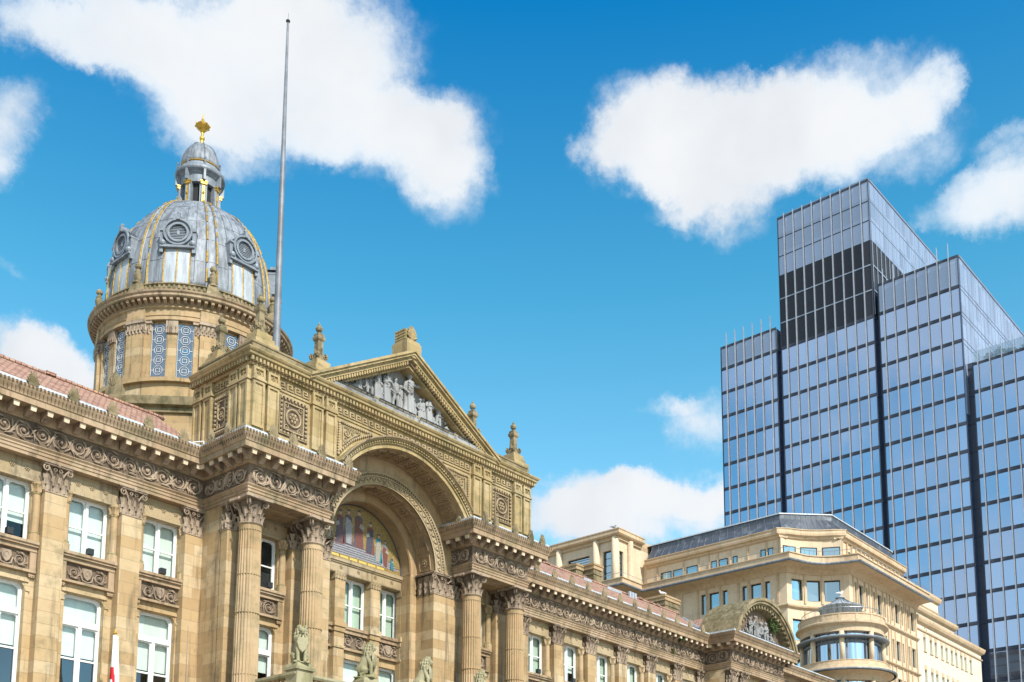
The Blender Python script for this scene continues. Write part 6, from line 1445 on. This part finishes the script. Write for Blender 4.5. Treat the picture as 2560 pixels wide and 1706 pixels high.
for nm, (ya, yb, zt) in BL.items():
    for z in bands:
        if z > zt-2 or z < 8: continue
        if nm == 'B' and z > 88.7: continue
        mb = MB(); FT.box(mb, -yb+.02, -ya-.02, z-.52, z, 0, .05); FT.box(mb, -yb+.02, -ya-.02, z-.38, z-.14, .05, .07); part(mb, 'floor_band', 'spandrel', TW)
    mb = MB(); FT.box(mb, -yb, -ya, zt-.32, zt, 0, .09); FT.box(mb, -yb-.02, -yb+.10, 6, zt, 0, .07); FT.box(mb, -ya-.10, -ya+.02, 6, zt, 0, .07); part(mb, 'block_edge', 'spandrel', TW)
mb = MB()
for z in (106.35, 103.3): FT.box(mb, -75.7, -61.3, z-.05, z+.05, 0, .05)
parts(mb, 'crown_joint', 'louver', TW)
mb = MB()
for z in (96.35, 92.45): FT.box(mb, -75.7, -61.3, z-.09, z+.09, 0, .06)
parts(mb, 'louvre_rail', 'fin', TW)
fins = {'A': [85.08-1.527*k for k in range(6)], 'B': [74.64-1.53*k for k in range(9)], 'C': [59.63-1.552*k for k in range(7)], 'D': [47.19-1.55*k for k in range(17)]}
ext = {'A': 2.0, 'B': .2, 'C': 2.0, 'D': 2.1}
for nm, ys in fins.items():
    mb = MB(); F = Fr((150, 0, 0), (0, -1, 0), (-1, 0, 0)); zt = BL[nm][2]
    mb.box(-.36, 0, -.035, .035, 6, zt); mb.hexa([(-.30, -.03, zt), (0, -.03, zt), (0, .03, zt), (-.30, .03, zt)], [(-.30, -.03, zt+ext[nm]+.15), (-.04, -.03, zt+ext[nm]-.15), (-.04, .03, zt+ext[nm]-.15), (-.30, .03, zt+ext[nm]+.15)])
    mb.mi = 1; mb.box(-.02, 0, -.13, .13, 6, zt); mb.mi = 0
    o = part(mb, 'fin', ['fin', 'spandrel'], TW); o.location = (149.995, ys[0], 0)
    for y in ys[1:]: copy_tree(o, TW, (149.995, y, 0))
mb = MB(); mb.box(151.3, 185, 75.8, 76.55, 0, 91.6); mb.box(151.3, 185, 60.46, 61.2, 0, 91.9); mb.box(151.3, 185, 47.94, 49.07, 0, 77.5)
for z in bands:
    if z > 8: mb.box(151.2, 151.31, 75.8, 76.55, z-.12, z); mb.box(151.2, 151.31, 60.46, 61.2, z-.12, z)
    if 8 < z < 77: mb.box(151.2, 151.31, 47.94, 49.07, z-.12, z)
parts(mb, 'recess', 'recess', TW)
mb = MB(); mb.box(150.1, 150.16, 20, 47.8, 76.72, 78.35); part(mb, 'terrace_glass', 'balglass', TW)
mb = MB(); mb.tube([(151, 75.5, 110.7), (151, 61.6, 110.7), (152, 61.5, 110.0)], .05, 4)
for k in range(9): mb.box(150.97, 151.03, 62+1.6*k, 62.06+1.6*k, 109.8, 110.7)
part(mb, 'roof_rail', 'steel', TW)
rnd = random.Random(9); mb = MB()
for k in range(5200):
    y = rnd.uniform(20, 46.6); x = 150.5+rnd.uniform(0, .9); z = 76.7+rnd.random()**.7*(1.0+.4*sin(y*1.3)+.2*sin(y*3.7)); s = rnd.uniform(.12, .24)
    q = Vector((rnd.uniform(-1, 1), rnd.uniform(-1, 1), rnd.uniform(-.3, 1))).normalized(); w = q.orthogonal().normalized()*s*.5; p = Vector((x, y, z)); mb.add([p-w, p+q*s*1.5, p+w], [(0, 1, 2)])
tag(mb.build('hedge', 'leaf'), 'green planting behind the glass balustrade of the lowest tower terrace', 'hedge')
# ================================================================ birds
def bird(name, m, loc, rz, s, label):
    mb = MB(); mb.ball((0, 0, .22), (.22, .09, .09), 10, 7); mb.ball((.2, 0, .36), (.075, .06, .065), 8, 6); mb.tube([(.12, 0, .24), (.2, 0, .35)], [.07, .05], 7); mb.tube([(.26, 0, .36), (.34, 0, .34)], [.02, .008], 5); mb.tube([(-.15, 0, .22), (-.36, 0, .18)], [.06, .025], 6)
    for q in (-1, 1): mb.tube([(.02, q*.03, .16), (.02, q*.03, 0)], .012, 4)
    mb.v = [(x*s, y*s, z*s) for x, y, z in mb.v]; o = mb.build(name, m, None, rm=.018*s); o.location = loc; o.rotation_euler = (0, 0, rz); return tag(o, label, 'bird')
bird('gull', 'gull', (RX, RY, 31.1), -.6, 1.2, 'white gull perched on the tip of the rotunda cone')
bird('gull', 'gull', (72.7, 47.4, 27.0), 2.4, 1.0, 'white gull standing on the stone chimney near the curved pediment')
bird('pigeon', 'pigeon', (92.6, 66.2, 42.05), -.6, 1.2, 'grey bird perched on the corner of the cream penthouse roof')
